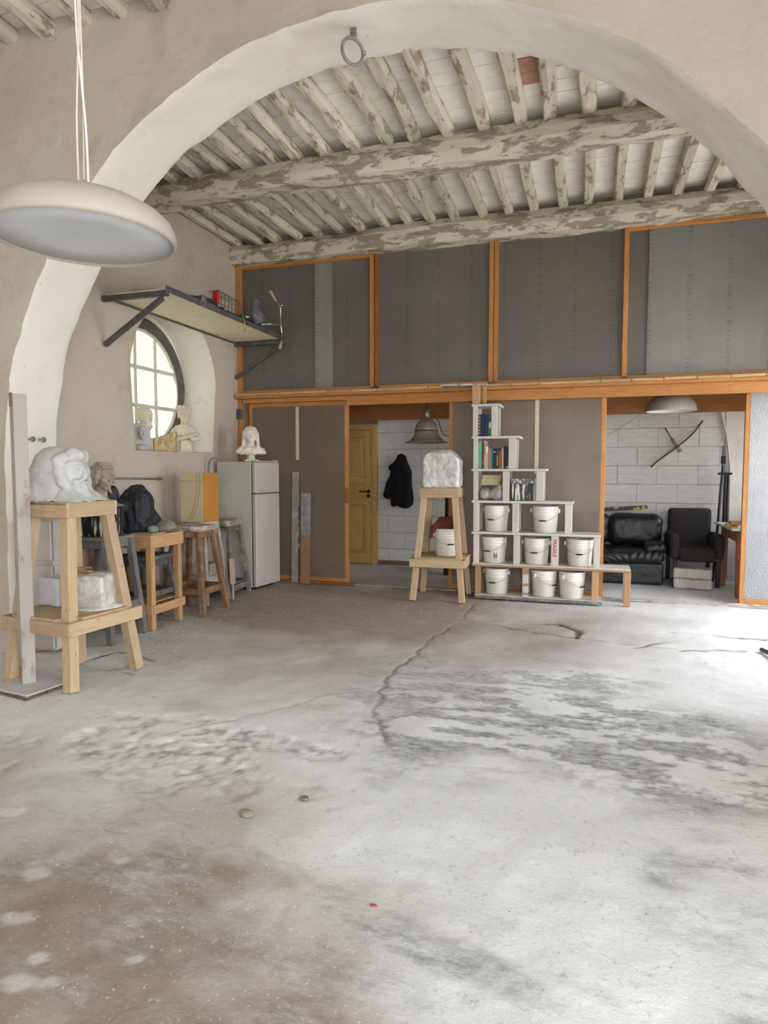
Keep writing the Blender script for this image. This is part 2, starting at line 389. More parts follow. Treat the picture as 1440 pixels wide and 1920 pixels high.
for pts, wd, dp in CR:
    g = np.exp(-(seg_dist(PF, pts)/wd)**2)*np.clip(.75+1.1*fbm(PF, 2.7, 3, 90), .08, 1); hz -= dp*g; dirt = np.maximum(dirt, np.minimum(1, 1.4*g)*min(1, dp/.016))
def blob(cx, cy, rx, ry, rot=0, edge=.25, seed=1, amp=.35, sc=3.):
    q = PF[:, :2]-np.array([cx, cy]); s, k = math.sin(rot), math.cos(rot)
    u = (q[:, 0]*k+q[:, 1]*s)/rx; v = (-q[:, 0]*s+q[:, 1]*k)/ry
    d = np.sqrt(u*u+v*v)+amp*fbm(PF, sc, 4, seed); return np.clip((1-d)/edge+.5, 0, 1)
rough = np.maximum.reduce([blob(-1.72, 3.04, .48, .13, 0.05, .5, 21, .9, 5), blob(-2.2, 2.74, .42, .16, .1, .6, 25, .9, 5), .7*blob(-2.45, 3.15, .4, .08, 0.2, .5, 28, .9, 5), .6*blob(-1.95, 2.55, .6, .12, .1, .6, 33, .9, 6)])
hz -= rough*(.008+.008*np.abs(fbm(PF, 26, 2, 40))); dirt = np.maximum(dirt, rough*np.clip(.55*fbm(PF, 24, 3, 44)+.10, 0, .6))
grey = np.maximum.reduce([blob(-.2, 3.72, 1.15, .66, -.1, .45, 51, .4, 2.2), blob(.55, 3.45, .62, .42, 0, .5, 57, .4, 2.2), .8*blob(-.5, 4.5, .8, .55, 0, .7, 54, .5)])
stk = fbm(PF*np.array([1.0, 2.6, 1]), 4.2, 5, 61)*.75+.25*fbm(PF, 34, 2, 64)
grey = grey*np.clip((stk+.16)/.30, 0, 1)
hz -= .003*np.clip(grey, 0, 1)
grey2 = np.maximum.reduce([blob(-.45, 1.85, .5, .07, -.28, .5, 71), blob(.55, 2.1, .3, .5, .1, .7, 73, .5), .7*blob(-1.6, 1.95, .7, .32, -.15, .8, 75, .5), .5*blob(-.9, 1.55, 1.0, .18, 0, .9, 79, .6), .8*blob(-1.5, 4.5, .35, .3, 0, .6, 77, .5)])
grey = np.clip(np.maximum(grey, grey2*np.clip(.5+stk, 0, 1)*.8), 0, 1)
brown = np.clip(np.maximum.reduce([.9*blob(-2.4, 6.4, 2.3, 1.9, 0, .9, 81, .35, 1.2), .6*blob(-2.7, 1.8, 1.5, .7, .2, .9, 85, .4, 1.4), .45*blob(-2.3, 4.6, 1.6, .9, 0, .9, 86, .4), 1.0*blob(-1.5, 1.45, 1.0, .6, .1, .8, 87)]), 0, 1)  # brown dirt; near-left blobs also put the dimmer, warmer light there into the colour
pale = np.maximum.reduce([blob(x_, y_, r_, r_*.6, .3, .4, 200+k_, .5, 14.) for k_, (x_, y_, r_) in enumerate(((-2.307, 2.066, .05), (-1.536, 1.457, .035), (-1.51, 1.365, .05), (-1.433, 1.379, .03), (-1.622, 1.923, .04), (-1.253, 1.53, .03), (-1.75, 1.561, .05), (-1.878, 1.759, .05)))])
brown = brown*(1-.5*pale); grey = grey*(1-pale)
PF[:, 2] = hz; nx, ny = GX.shape
ii = np.arange(nx*ny).reshape(nx, ny)
FF = np.stack([ii[:-1, :-1], ii[1:, :-1], ii[1:, 1:], ii[:-1, 1:]], -1).reshape(-1, 4)
me = bpy.data.meshes.new('floor'); me.from_pydata(PF.tolist(), [], FF.tolist()); me.update()
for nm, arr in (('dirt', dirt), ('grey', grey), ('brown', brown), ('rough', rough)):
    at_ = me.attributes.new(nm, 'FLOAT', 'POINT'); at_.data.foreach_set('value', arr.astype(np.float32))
def floor_mat():
    m, nt, b = _nt('dusty_concrete'); t = nt.nodes.new('ShaderNodeTexCoord'); co = t.outputs['Object']
    b.inputs['Roughness'].default_value = .9; b.inputs['Specular IOR Level'].default_value = .2
    def A(n): x = nt.nodes.new('ShaderNodeAttribute'); x.attribute_name = n; return x.outputs['Fac']
    col = _mix(nt, _ramp(nt, _noise(nt, co, 1.6, 6, .62), .32, .68), (.66, .655, .645), (.78, .775, .765))
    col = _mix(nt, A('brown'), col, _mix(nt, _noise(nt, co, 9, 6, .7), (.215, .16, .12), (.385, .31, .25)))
    mp = nt.nodes.new('ShaderNodeMapping'); mp.inputs['Scale'].default_value = (1, 2.4, 1); nt.links.new(co, mp.inputs[0])
    col = _mix(nt, A('grey'), col, _mix(nt, _ramp(nt, _noise(nt, mp.outputs[0], 11, 9, .8, .4), .40, .60), (.24, .24, .245), (.56, .555, .55)))
    col = _mix(nt, A('dirt'), col, (.15, .13, .115))
    col = _mix(nt, _ramp(nt, _noise(nt, co, 48, 5, .8), .60, .70), col, (.33, .31, .29))
    col = _mix(nt, _ramp(nt, _noise(nt, co, 17, 8, .8), .56, .66), col, _mix(nt, .45, col, (.30, .28, .26)))
    col = _mix(nt, _ramp(nt, _noise(nt, co, 70, 4, .75), .62, .70), col, (.84, .83, .81))
    col = _mix(nt, _ramp(nt, _noise(nt, co, 5, 8, .75, .5), .62, .78), col, (.40, .38, .36))
    nt.links.new(col, b.inputs['Base Color'])
    n1 = _bump(nt, b, _noise(nt, co, 6, 6, .6), .3, .02); n2 = _bump(nt, b, _noise(nt, co, 55, 5, .7), .5, .006, n1)
    return m
M_FLOOR = floor_mat()
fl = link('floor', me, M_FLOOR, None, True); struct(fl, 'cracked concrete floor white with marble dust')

# ---- arch wall between the two bays
AC, AZ, AR, AY0, AY1 = -1.455, 1.42, 2.845, 3.92, 4.42
prof = [(AC-AR, z) for z in np.linspace(0, AZ, 16)[:-1]]+[(AC-AR*math.cos(a), AZ+AR*math.sin(a)) for a in np.linspace(0, math.pi, 150)]+[(AC+AR, z) for z in np.linspace(AZ, 0, 16)[1:]]
prof = np.array(prof)
def outer_pts(prof, c, rect, jam):
    x0, x1, z0, z1 = rect; out = []
    for x, z in prof:
        if z <= jam: out.append((x0 if x < c[0] else x1, z)); continue
        dx, dz = x-c[0], z-c[1]; t = 1e9
        if dx > 1e-9: t = min(t, (x1-c[0])/dx)
        if dx < -1e-9: t = min(t, (x0-c[0])/dx)
        if dz > 1e-9: t = min(t, (z1-c[1])/dz)
        if dz < -1e-9: t = min(t, (z0-c[1])/dz)
        out.append((c[0]+dx*t, c[1]+dz*t))
    out = np.array(out)
    for cx, cz in ((x0, z1), (x1, z1)):
        k = np.argmin(np.hypot(out[:, 0]-cx, out[:, 1]-cz)); out[k] = (cx, cz)
    return out
outp = outer_pts(prof, (AC, AZ), (-5.3, 2.6, 0, 4.75), AZ)
nP = len(prof); NT = 14; V = []; F = []; nrm = np.array([(1, 0)]*nP, float)
for i, (x, z) in enumerate(prof):
    nrm[i] = (1, 0) if z <= AZ and x < AC else ((-1, 0) if z <= AZ else (-(x-AC)/AR, -(z-AZ)/AR))
S = np.cumsum(np.r_[0, np.hypot(*np.diff(prof, axis=0).T)])
for t in range(NT+1):
    y = AY0+(AY1-AY0)*t/NT
    q = np.stack([S, np.full(nP, y), np.zeros(nP)], 1)
    n = .010*fbm(q, 2.2, 3, 7)+.004*fbm(q, 11, 2, 9)
    if t in (0, NT): n = n-.010*np.clip(fbm(q, 7, 3, 30+t), 0, 1)-.006
    for i in range(nP): V.append((prof[i, 0]+nrm[i, 0]*n[i], y+(.012*vnoise(q[i:i+1], 6, 3)[0] if t in (0, NT) else 0), prof[i, 1]+nrm[i, 1]*n[i]))
for t in range(NT):
    for i in range(nP-1): F.append((t*nP+i, t*nP+i+1, (t+1)*nP+i+1, (t+1)*nP+i))
soff = (V, F)
def ann(row, y, flip):
    V2 = [soff[0][row*nP+i] for i in range(nP)]; KK = 8; base = nP
    P_ = np.array(V2); Vv = list(V2); Ff = []
    for k in range(1, KK+1):
        s = (k/KK)**1.3
        for i in range(nP):
            x = P_[i, 0]*(1-s)+outp[i, 0]*s; z = P_[i, 2]*(1-s)+outp[i, 1]*s
            Vv.append((x, y+(.010*fbm(np.array([[x, 0, z]]), 1.6, 3, 77)[0] if k < KK else 0), z))
    for k in range(KK):
        for i in range(nP-1):
            q = (k*nP+i, (k+1)*nP+i, (k+1)*nP+i+1, k*nP+i+1); Ff.append(q if flip else q[::-1])
    return Vv, Ff
wa = sroot('wall_arch', 'plastered cross wall with a wide round arch')
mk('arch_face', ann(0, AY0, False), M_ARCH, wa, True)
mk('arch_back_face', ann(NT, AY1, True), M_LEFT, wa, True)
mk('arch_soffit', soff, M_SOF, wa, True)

# ---- left wall of the far bay with the deep window opening
XL, XG = -4.39, -4.86
hp = [(5.57, 1.645)]+[(5.57-.05*t, 1.645+.805*t) for t in np.linspace(.1, .95, 8)]+[(6.3025-.7825*math.cos(a), 2.45+.7825*math.sin(a)) for a in np.linspace(0, math.pi, 60)]+[(7.085-.095*t, 2.45-.805*t) for t in np.linspace(.05, .95, 8)]+[(6.99, 1.645)]+[(6.99-1.42*t, 1.645) for t in np.linspace(.06, .94, 14)]
hp = np.array(hp); nH = len(hp)
ho = outer_pts(hp, (6.3, 2.2), (4.2, 9.45, 0, 4.75), -1)
for cx, cz in ((4.2, 0), (9.45, 0)): k = np.argmin(np.hypot(ho[:, 0]-cx, ho[:, 1]-cz)); ho[k] = (cx, cz)
V = []; F = []; KK = 10
for k in range(KK+1):
    s = (k/KK)**1.4
    for i in range(nH):
        y = hp[i, 0]*(1-s)+ho[i, 0]*s; z = hp[i, 1]*(1-s)+ho[i, 1]*s
        V.append((XL+.012*fbm(np.array([[0, y, z]]), 1.3, 3, 15)[0]-(.012 if k == 0 else 0), y, z))
for k in range(KK):
    for i in range(nH): j = (i+1) % nH; F.append((k*nH+i, k*nH+j, (k+1)*nH+j, (k+1)*nH+i))
wl = sroot('wall_left', 'pinkish plaster wall on the left side of the far bay')
mk('wall_face', (V, F), M_LEFT, wl, True)
V = []; F = []
for k in range(9):
    x = XL-.012+(XG-.02-XL+.012)*k/8
    for i in range(nH):
        q = np.array([[x*2, hp[i, 0], hp[i, 1]]]); e = .006*fbm(q, 3, 2, 19)[0]; V.append((x, hp[i, 0]+e, hp[i, 1]+e))
for k in range(8):
    for i in range(nH): j = (i+1) % nH; F.append((k*nH+j, k*nH+i, (k+1)*nH+i, (k+1)*nH+j))
mk('window_embrasure', (V, F), M_EMB, wl, True)
# rest of the shell
def slab(name, lo, hi, m, label): return struct(mk(name, box(lo, hi), m), label)
slab('wall_left_near', (-5.5, -3.2, -.05), (-5.3, 4.0, 5.0), M_WALL, 'plaster wall on the left of the near bay')
wn = sroot('wall_near', 'plaster wall behind the viewer with a doorway')
for lo, hi in (((-5.5, -3.2, -.05), (DOOR_N[0], -3.0, 5)), ((DOOR_N[1], -3.2, -.05), (2.8, -3.0, 5)), ((DOOR_N[0], -3.2, DOOR_N[2]), (DOOR_N[1], -3.0, 5))): mk('wall_section', box(lo, hi), M_WALL, wn)
wr = sroot('wall_right', 'right wall with two tall doorways')
for lo, hi in (((XR, -3.2, -.05), (XR+.2, DOOR_F[0], 5)), ((XR, DOOR_F[0], DOOR_F[2]), (XR+.2, DOOR_F[1], 5)), ((XR, DOOR_F[1], -.05), (XR+.2, DOOR_B[0], 5)), ((XR, DOOR_B[0], DOOR_B[2]), (XR+.2, DOOR_B[1], 5)), ((XR, DOOR_B[1], -.05), (XR+.2, WIN_ADDED[0], 5)), ((XR, WIN_ADDED[1], -.05), (XR+.2, 9.7, 5)), ((XR, WIN_ADDED[0], -.05), (XR+.2, WIN_ADDED[1], WIN_ADDED[2])), ((XR, WIN_ADDED[0], WIN_ADDED[3]), (XR+.2, WIN_ADDED[1], 5))):
    mk('wall_section', box(lo, hi), M_WALL, wr)
# outer skin of the left wall around the window
wlo = sroot('wall_left_outer', 'outer skin of the left wall around the window')
for lo, hi in (((-5.0, 3.95, -.05), (-4.88, 5.5, 5)), ((-5.0, 7.1, -.05), (-4.88, 9.7, 5)), ((-5.0, 5.5, -.05), (-4.88, 7.1, 1.6)), ((-5.0, 5.5, 3.14), (-4.88, 7.1, 5)), ((-5.4, 3.95, -.05), (-4.88, 4.3, 5))):
    mk('wall_section', box(lo, hi), M_WALL, wlo)
slab('roof_deck', (-5.5, -3.2, 4.80), (2.8, 9.7, 4.95), M_MORT, 'roof deck above the tiles')

# ---- round iron window
w1 = sroot('window_1', 'round iron-framed window with reeded panes')
WY, WZ = 6.29, 2.367
def annulus(r0, r1, x0, x1, n=64):
    V = []; F = []
    for i in range(n):
        a = 2*math.pi*i/n; cy, cz = math.cos(a), math.sin(a)
        V += [(x0, WY+r0*cy, WZ+r0*cz), (x0, WY+r1*cy, WZ+r1*cz), (x1, WY+r1*cy, WZ+r1*cz), (x1, WY+r0*cy, WZ+r0*cz)]
    for i in range(n):
        j = (i+1) % n
        for k in range(4): l = (k+1) % 4; F.append((4*i+k, 4*i+l, 4*j+l, 4*j+k))
    return V, F
mk('window_surround', annulus(.76, 1.06, -4.885, -4.865), M_EMB, wl)
mk('window_frame', annulus(.668, .80, -4.90, -4.845), plain('dark_window_frame', (.085, .08, .07), .7, c2=(.13, .12, .105), sc=9, bump=.3), w1, False)
M_MUNT = plain('window_bar_paint', (.62, .60, .54), .7, c2=(.5, .47, .41), sc=20)
mk('sash_ring', annulus(.645, .672, -4.895, -4.855), M_MUNT, w1)
vY = [5.83, 6.19, 6.545]; hZ = [2.60, 2.172, 1.76]
for y in vY:
    h = math.sqrt(.66**2-(y-WY)**2); bar('window_bar', (-4.875, y, WZ-h), (-4.875, y, WZ+h), .03, .03, M_MUNT, w1)
for z in hZ:
    h = math.sqrt(max(.01, .66**2-(z-WZ)**2)); bar('window_bar', (-4.872, WY-h, z), (-4.872, WY+h, z), .034, .036, M_MUNT, w1)
mg, nt, b = _nt('reeded_glass'); co, _ = _co(nt); out = nt.nodes['Material Output']
tl = nt.nodes.new('ShaderNodeBsdfTranslucent'); wv = nt.nodes.new('ShaderNodeTexWave'); wv.bands_direction = 'Z'; wv.inputs['Scale'].default_value = 22; wv.inputs['Distortion'].default_value = .6
nt.links.new(co, wv.inputs['Vector']); nt.links.new(_mix(nt, wv.outputs['Fac'], (.43, .415, .34), (.51, .505, .45)), tl.inputs[0])
b.inputs['Base Color'].default_value = (.5, .48, .42, 1); b.inputs['Roughness'].default_value = .25
ms = nt.nodes.new('ShaderNodeMixShader'); ms.inputs[0].default_value = .88; nt.links.new(b.outputs[0], ms.inputs[1]); nt.links.new(tl.outputs[0], ms.inputs[2]); nt.links.new(ms.outputs[0], out.inputs[0])
ye = [WY-.67]+vY+[WY+.67]; ze = [WZ-.67]+hZ[::-1]+[WZ+.67]
for a, b_ in zip(ye[:-1], ye[1:]):
    for c, d in zip(ze[:-1], ze[1:]):
        nY = 8; top = []; bot = []
        for k in range(nY+1):
            y = a+(b_-a)*k/nY; s = math.sqrt(max(0, .66**2-(y-WY)**2)); zt = min(d, WZ+s); zb = max(c, WZ-s)
            if zt-zb > .004: top.append((y, zt)); bot.append((y, zb))
        if len(top) < 2: continue
        poly = bot+top[::-1]; n = len(poly)
        Vp = [(-4.878, y, z) for y, z in poly]+[(-4.884, y, z) for y, z in poly]
        mk('pane', (Vp, [tuple(range(n)), tuple(range(2*n-1, n-1, -1))]+[(i, i+n, (i+1) % n+n, (i+1) % n) for i in range(n)]), mg, w1)

# ---- ceiling: beams, joists, tiles
ce = sroot('ceiling', 'timber ceiling of whitewashed joists and tiles')
def timber_mesh(L, w, h, seed, rnd=.35, segs=7, bend=.01, rough=.006):
    """rough-hewn timber along X, origin at centre of its underside"""
    n = 10; V = []; F = []; rs = np.random.RandomState(seed); ph = rs.rand(3)*9; sd = rs.rand()*20
    for k in range(segs+1):
        x = -L/2+L*k/segs; by = bend*math.sin(2.2*x+ph[0]); bz = .4*bend*math.sin(1.7*x+ph[1]); wk = 1+.07*math.sin(1.3*x+ph[2])
        for i in range(n):
            a = 2*math.pi*(i+.5)/n; c, s = math.cos(a), math.sin(a); p = 1/max(abs(c), abs(s)); q = (1-rnd)*p+rnd
            e = rough*fbm(np.array([[x*1.3+sd, c, s]]), 2.5, 2, seed)[0]
            V.append((x, by+(w/2*wk*q+e)*c, h/2+bz+(h/2*wk*q+e)*s))
    for k in range(segs):
        for i in range(n): j = (i+1) % n; F.append((k*n+i, k*n+j, (k+1)*n+j, (k+1)*n+i))
    F += [tuple(range(n-1, -1, -1)), tuple(segs*n+i for i in range(n))]
    me = bpy.data.meshes.new('joist'); me.from_pydata(V, [], F); me.update(); return me
def place_timber(name, me, m, x, y, z, yaw, roll=0.0):
    if len(me.materials) == 0: me.materials.append(m)
    o = bpy.data.objects.new(name, me); COL.objects.link(o); o.parent = ce; o.location = (x, y, z); o.rotation_euler = (roll, 0, yaw); return o
JZ = 4.265
b1 = [timber_mesh(1.36, .118, .105, s, .45, 8, .016, .012) for s in (1, 2, 3, 4)]
b2 = [timber_mesh(1.80, .10, .10, s, .18, 6, .008, .006) for s in (11, 12, 13, 14)]; b2r = [timber_mesh(1.80, .105, .105, s, .5, 8, .016, .01) for s in (15, 16)]
jx1 = [-4.25, -3.97, -3.68, -3.40, -3.13, -2.88, -2.62, -2.33, -2.06, -1.76, -1.50, -1.21, -.91, -.61, -.36, -.07, .22, .52, .80, 1.10, 1.4, 1.7, 2.0, 2.3]
jx2 = [-4.30, -4.02, -3.74, -3.47, -3.19, -2.91, -2.62, -2.33, -2.04, -1.78, -1.50, -1.20, -.91, -.635, -.33, -.063, .234, .518, .806, 1.10, 1.4, 1.7, 2.0, 2.3]
for k, x in enumerate(jx1): place_timber('joist', b1[k % 4], M_OLDPAINT, x, 5.06, JZ+random.uniform(-.008, .006), math.pi/2+random.uniform(-.012, .012), random.uniform(-.08, .08))
for k, x in enumerate(jx2):
    me_ = b2r[k % 2] if x < -2.7 and k % 2 else b2[k % 4]
    place_timber('joist', me_, M_OLDPAINT if x < -1.6 else M_OLDPAINT2, x, 6.62, JZ-.012+random.uniform(-.006, .006), math.pi/2+random.uniform(-.012, .012), random.uniform(-.06, .06))
for (yc, w, h, z, sd) in ((5.735, .29, .235, 4.06, 5), (7.60, .40, .26, 4.03, 8)):
    place_timber('ceiling_beam', timber_mesh(7.2, w, h, sd, .28, 26, .022, .022), M_BEAM, -1.0, yc, z, 0)
tz = JZ+.105
def tiles(jx, ya, yb, dep, z, m=M_TILE, bare=()):
    rows = int(round((yb-ya)/dep)); dep = (yb-ya)/rows
    for a, b_ in zip(jx[:-1], jx[1:]):
        w = b_-a-.005
        key = ('t', round(w, 2), round(dep, 3), m.name)
        for r in range(rows):
            mm = M_TERRA if any(a < bx < b_ and abs(ya+dep*(r+.5)-by) < dep*.6 for bx, by in bare) else m
            k2 = key+(mm.name,)
            if k2 not in _bars:
                me = bpy.data.meshes.new('ceiling_tile'); v, f = box((-w/2, -dep/2+.0035, 0), (w/2, dep/2-.0035, .025), .003); me.from_pydata(v, [], f); me.update(); me.materials.append(mm); _bars[k2] = me
            o = bpy.data.objects.new('ceiling_tile', _bars[k2]); COL.objects.link(o); o.parent = ce
            o.location = ((a+b_)/2, ya+dep*(r+.5), z+random.uniform(-.003, .003)); o.rotation_euler = (random.uniform(-.012, .012), random.uniform(-.008, .008), 0)
tiles(jx1[:21], 4.40, 5.75, .17, tz, bare=((-.48, 4.99), (-.48, 5.16)))
tiles(jx2[:21], 5.70, 7.75, .185, tz)
# near bay ceiling
cn = sroot('ceiling_near', 'joists and tiles over the near bay')
ce_keep, ce = ce, cn
b3 = [timber_mesh(6.8, .115, .115, s, .12, 16, .012, .008) for s in (21, 22, 23)]
jx3 = [-4.98, -4.68, -4.37, -4.06, -3.75, -3.43, -3.12, -2.81, -2.5, -2.18, -1.87, -1.55, -1.24, -.92, -.6, -.3, 0, .32, .63, .95, 1.26, 1.58, 1.9, 2.2, 2.5]
for k, x in enumerate(jx3): place_timber('joist', b3[k % 3], M_OLDPAINT, x, .55, 4.535, math.pi/2)
tiles([-4.37, -4.06, -3.75, -3.43, -3.12, -2.81, -2.5], 2.72, 3.95, .175, 4.65)
ce = ce_keep
mk('tile_deck', box((-5.4, -3.0, 4.70), (2.6, 3.95, 4.72)), M_TILE, cn)
mk('tile_backing', box((-4.9, 4.4, tz+.03), (2.6, 9.6, tz+.05)), M_MORT, ce)
mk('tile_deck', box((1.7, 4.4, tz), (2.6, 7.7, tz+.02)), M_TILE, ce)
# ---- timber partition (wall_back) with plastic film, and the room behind it
wb = sroot('wall_back', 'timber stud partition filled with cloudy plastic film')
PY = 7.60
M_FILMU = film('upper_film', (.245, .222, .19), .88, .38, .3, marks=True, bubbles=.15)
M_FILMB = film('bubble_film', (.50, .485, .455), .62, .3, .35, marks=True, bubbles=.35)
M_FILMS = film('sheet_film', (.31, .235, .185), .64, .32, .3)
M_FILMW = film('white_bubble_film', (.62, .625, .635), .66, .3, .4, bubbles=.7)
def vst(x, z0, z1, w=.05, d=.06, y=PY, m=M_PINE, p=None, n='stud'): return bar(n, (x, y, z0), (x, y, z1), d, w, m, p or wb, up=(1, 0, 0))
def hst(x0, x1, z0, z1, d=.06, y=PY, m=M_PINE, p=None, n='rail'): return bar(n, (x0, y, (z0+z1)/2), (x1, y, (z0+z1)/2), d, z1-z0, m, p or wb)
vst(-4.355, 0, 4.04, .06); vst(-2.545, 2.45, 4.04, .05); vst(-2.487, 2.45, 4.04, .045, y=PY+.012, m=M_PINED)
vst(-1.108, 2.45, 4.04, .05); vst(-1.052, 2.45, 4.04, .045, y=PY+.008); vst(.335, 2.45, 4.04, .05); vst(1.78, 2.45, 4.04, .05)
for a, b_ in ((-4.325, -2.57), (-2.46, -1.135), (-1.03, .31), (.36, 1.755), (1.805, 2.58)):
    hst(a, b_, 2.425, 2.465, y=PY+.01); 
for a, b_ in ((-4.325, -2.57), (.36, 1.755)): hst(a, b_, 3.995, 4.035, y=PY+.01)
hst(-4.39, 2.58, 2.352, 2.386, .14, PY-.06, M_PINE, n='ledge'); 
for k in range(22):                                        # short battens along the ledge
    x = -4.36+k*.318; bar('ledge_batten', (x, PY-.075, 2.402), (x+.312, PY-.075, 2.402+random.uniform(-.004, .004)), .11, .03, wood('weathered_batten', (.42, .27, .14), (.55, .38, .22)) if k == 0 else bpy.data.materials['weathered_batten'], wb)
hst(-2.86, 2.58, 2.235, 2.352, .05, PY-.03, n='header_beam'); hst(-4.30, -2.86, 2.30, 2.352, .05, PY-.03, n='header_beam')
hst(-4.35, 2.58, 2.16, 2.42, .08, 9.0, M_PINED, n='rear_beam')
def sheet(name, x0, x1, z0, z1, y, m, p, nx=10, nz=12, amp=.006, seed=1, diag=0.0):
    V = []; F = []
    for k in (0, 1):
        for i in range(nx+1):
            for j in range(nz+1):
                x = x0+(x1-x0)*i/nx; z = z0+(z1-z0)*j/nz; e = min(i, nx-i, j, nz-j) > 0
                q = np.array([[x*1.0+z*diag, 0, z*.35-x*diag*.3]]); V.append((x, y+k*.004+(amp*fbm(q, 3.2, 2, seed)[0] if e else 0), z))
    n = (nx+1)*(nz+1)
    for k in (0, 1):
        for i in range(nx):
            for j in range(nz):
                a = k*n+i*(nz+1)+j; q = (a, a+nz+1, a+nz+2, a+1); F.append(q if k == 0 else q[::-1])
    return mk(name, (V, F), m, p, True)
sheet('film_panel', -4.325, -2.565, 2.46, 4.0, PY+.03, M_FILMU, wb, seed=2)
sheet('film_panel', -2.465, -1.135, 2.46, 4.15, PY+.03, M_FILMU, wb, seed=3)
sheet('film_panel', -1.03, .31, 2.46, 4.15, PY+.03, M_FILMU, wb, seed=4)
sheet('film_panel', .36, 1.755, 2.46, 4.15, PY+.03, M_FILMU, wb, seed=5)
sheet('film_panel', 1.8, 2.58, 2.46, 4.15, PY+.03, M_FILMU, wb, seed=6)
sheet('film_overlap', -3.30, -3.07, 2.46, 4.0, PY+.010, M_FILMB, wb, 4, 12, .004, 8)
sheet('film_overlap', .56, .97, 2.46, 4.15, PY+.008, M_FILMB, wb, 4, 12, .004, 9)
sheet('film_overlap', .97, 1.75, 2.46, 4.15, PY+.012, M_FILMB, wb, 6, 12, .004, 10)
mk('hinge_plate', box((-4.39, PY-.07, 2.10), (-4.30, PY-.045, 2.23), .004), M_STEEL, wb)
vst(-4.255, 0, 2.30, .04, .05, PY+.06, M_PINED, n='door_post')
# ---- sliding doors of film on timber frames
M_TAPE = plain('yellowed_tape', (.56, .50, .36), .6, c2=(.48, .42, .3), sc=20)
def film_door(n, label, x0, x1, z1, y, fm, st=.055, tape=None, diag=1.2, seed=20):
    d = sroot(n, label)
    vst(x0+st/2, .02, z1, st, .045, y, M_PINE, d, 'stile'); vst(x1-st/2, .02, z1, st, .045, y, M_PINE, d, 'stile')
    hst(x0+st, x1-st, z1-.055, z1, .045, y, M_PINE, d, 'top_rail'); hst(x0+st, x1-st, .025, .085, .045, y, M_PINE, d, 'bottom_rail')
    sheet('film_sheet', x0+st*.8, x1-st*.8, .08, z1-.05, y-.026, fm, d, 14, 20, .008, seed, diag)
    if tape:
        for a, z0, zt in tape: mk('tape_strip', box((a-.022, y-.033, z0), (a+.022, y-.0305, zt)), M_TAPE, d)
    return d
d1 = film_door('door_1', 'sliding film door beside the fridge', -4.235, -2.865, 2.30, PY+.03, M_FILMS, tape=((-3.55, 1.57, 2.24), (-3.552, .98, 1.13), (-3.555, .58, .72), (-3.55, .44, .50), (-3.553, .76, .80)))
mk('door_pull', box((-2.90, PY-.02, 1.03), (-2.862, PY+.005, 1.22), .004), M_PINED, d1)
film_door('door_2', 'sliding film door behind the stepped shelves', -1.60, .165, 2.30, PY+.06, M_FILMS, tape=((-.58, 1.4, 2.24),), seed=23)
film_door('door_3', 'sliding bubble-wrap door at the right edge', 1.545, 2.58, 2.30, PY+.10, M_FILMW, diag=0, seed=26)
for a, b_, yy, hh in ((-2.9, 2.58, PY-.03, .012), (.15, 1.5, PY+.05, .014), (-3.7, -2.75, PY-.07, .03), (1.4, 2.58, PY+.06, .02)):
    bar('floor_track', (a, yy, .006+hh/2), (b_, yy, .006+hh/2), .035, hh, plain('pale_track', (.5, .46, .42), .8, c2=(.3, .22, .16), sc=9) if a == -2.9 else (bpy.data.materials['pale_track'] if hh < .03 else M_PINED), wb)

# ---- rear room
RW = 9.40
rw = sroot('wall_rear', 'white painted block wall of the room behind')
mk('wall_core', box((-5, RW+.035, -.05), (2.8, RW+.25, 4.9)), plain('grey_bed_mortar', (.30, .275, .25), .95), rw)
mk('upper_plaster', box((-5, RW, 2.5), (2.8, RW+.04, 4.9)), M_REAR, rw)
mk('plaster_end', box((1.67, RW-.005, 0), (2.6, RW+.04, 2.5)), M_REAR, rw)
DX0, DX1 = -4.02, -3.06
for r in range(10):
    z0 = r*.25; x = -4.39-(.25 if r % 2 else 0)
    while x < 1.66:
        a = max(x, -4.39); b_ = min(x+.5, 1.665); x += .5
        pieces = [(a, b_)]
        if z0 < 2.13: pieces = [(a, min(b_, DX0-.0)), (max(a, DX1), b_)]
        for p, q in pieces:
            if q-p < .04: continue
            j = random.uniform(-.006, .002)
            me_k = ('blk', round(q-p, 2))
            if me_k not in _bars:
                w_ = q-p-.0025; me = bpy.data.meshes.new('block'); v, f = box((-w_/2, 0, .0022), (w_/2, .04, .2478), .0025); me.from_pydata(v, [], f); me.update(); me.materials.append(M_BLOCK); _bars[me_k] = me
            o = bpy.data.objects.new('block', _bars[me_k]); COL.objects.link(o); o.parent = rw; o.location = ((p+q)/2, RW+j, z0)
d4 = sroot('door_4', 'knotty pine panelled door in the back room')
M_DOOR = wood('door_pine', (.48, .28, .085), (.58, .37, .13), True, .5, .1, kn=(.16, .06, .02))
def dpart(n, x0, x1, z0, z1, y0=RW-.03, y1=RW+.02, m=M_DOOR, bev=.004, v=True):
    if v: return bar(n, ((x0+x1)/2, (y0+y1)/2, z0), ((x0+x1)/2, (y0+y1)/2, z1), y1-y0, x1-x0, m, d4, up=(1, 0, 0), bev=bev)
    return bar(n, (x0, (y0+y1)/2, (z0+z1)/2), (x1, (y0+y1)/2, (z0+z1)/2), y1-y0, z1-z0, m, d4, bev=bev)
dpart('door_jamb', -3.14, -3.06, 0, 2.13, RW-.05); dpart('door_jamb', -4.02, -3.94, 0, 2.13, RW-.05); dpart('door_lintel', -3.94, -3.14, 2.05, 2.13, RW-.05, v=False)
dpart('stile', -3.94, -3.83, 0.01, 2.045); dpart('stile', -3.26, -3.145, 0.01, 2.045)
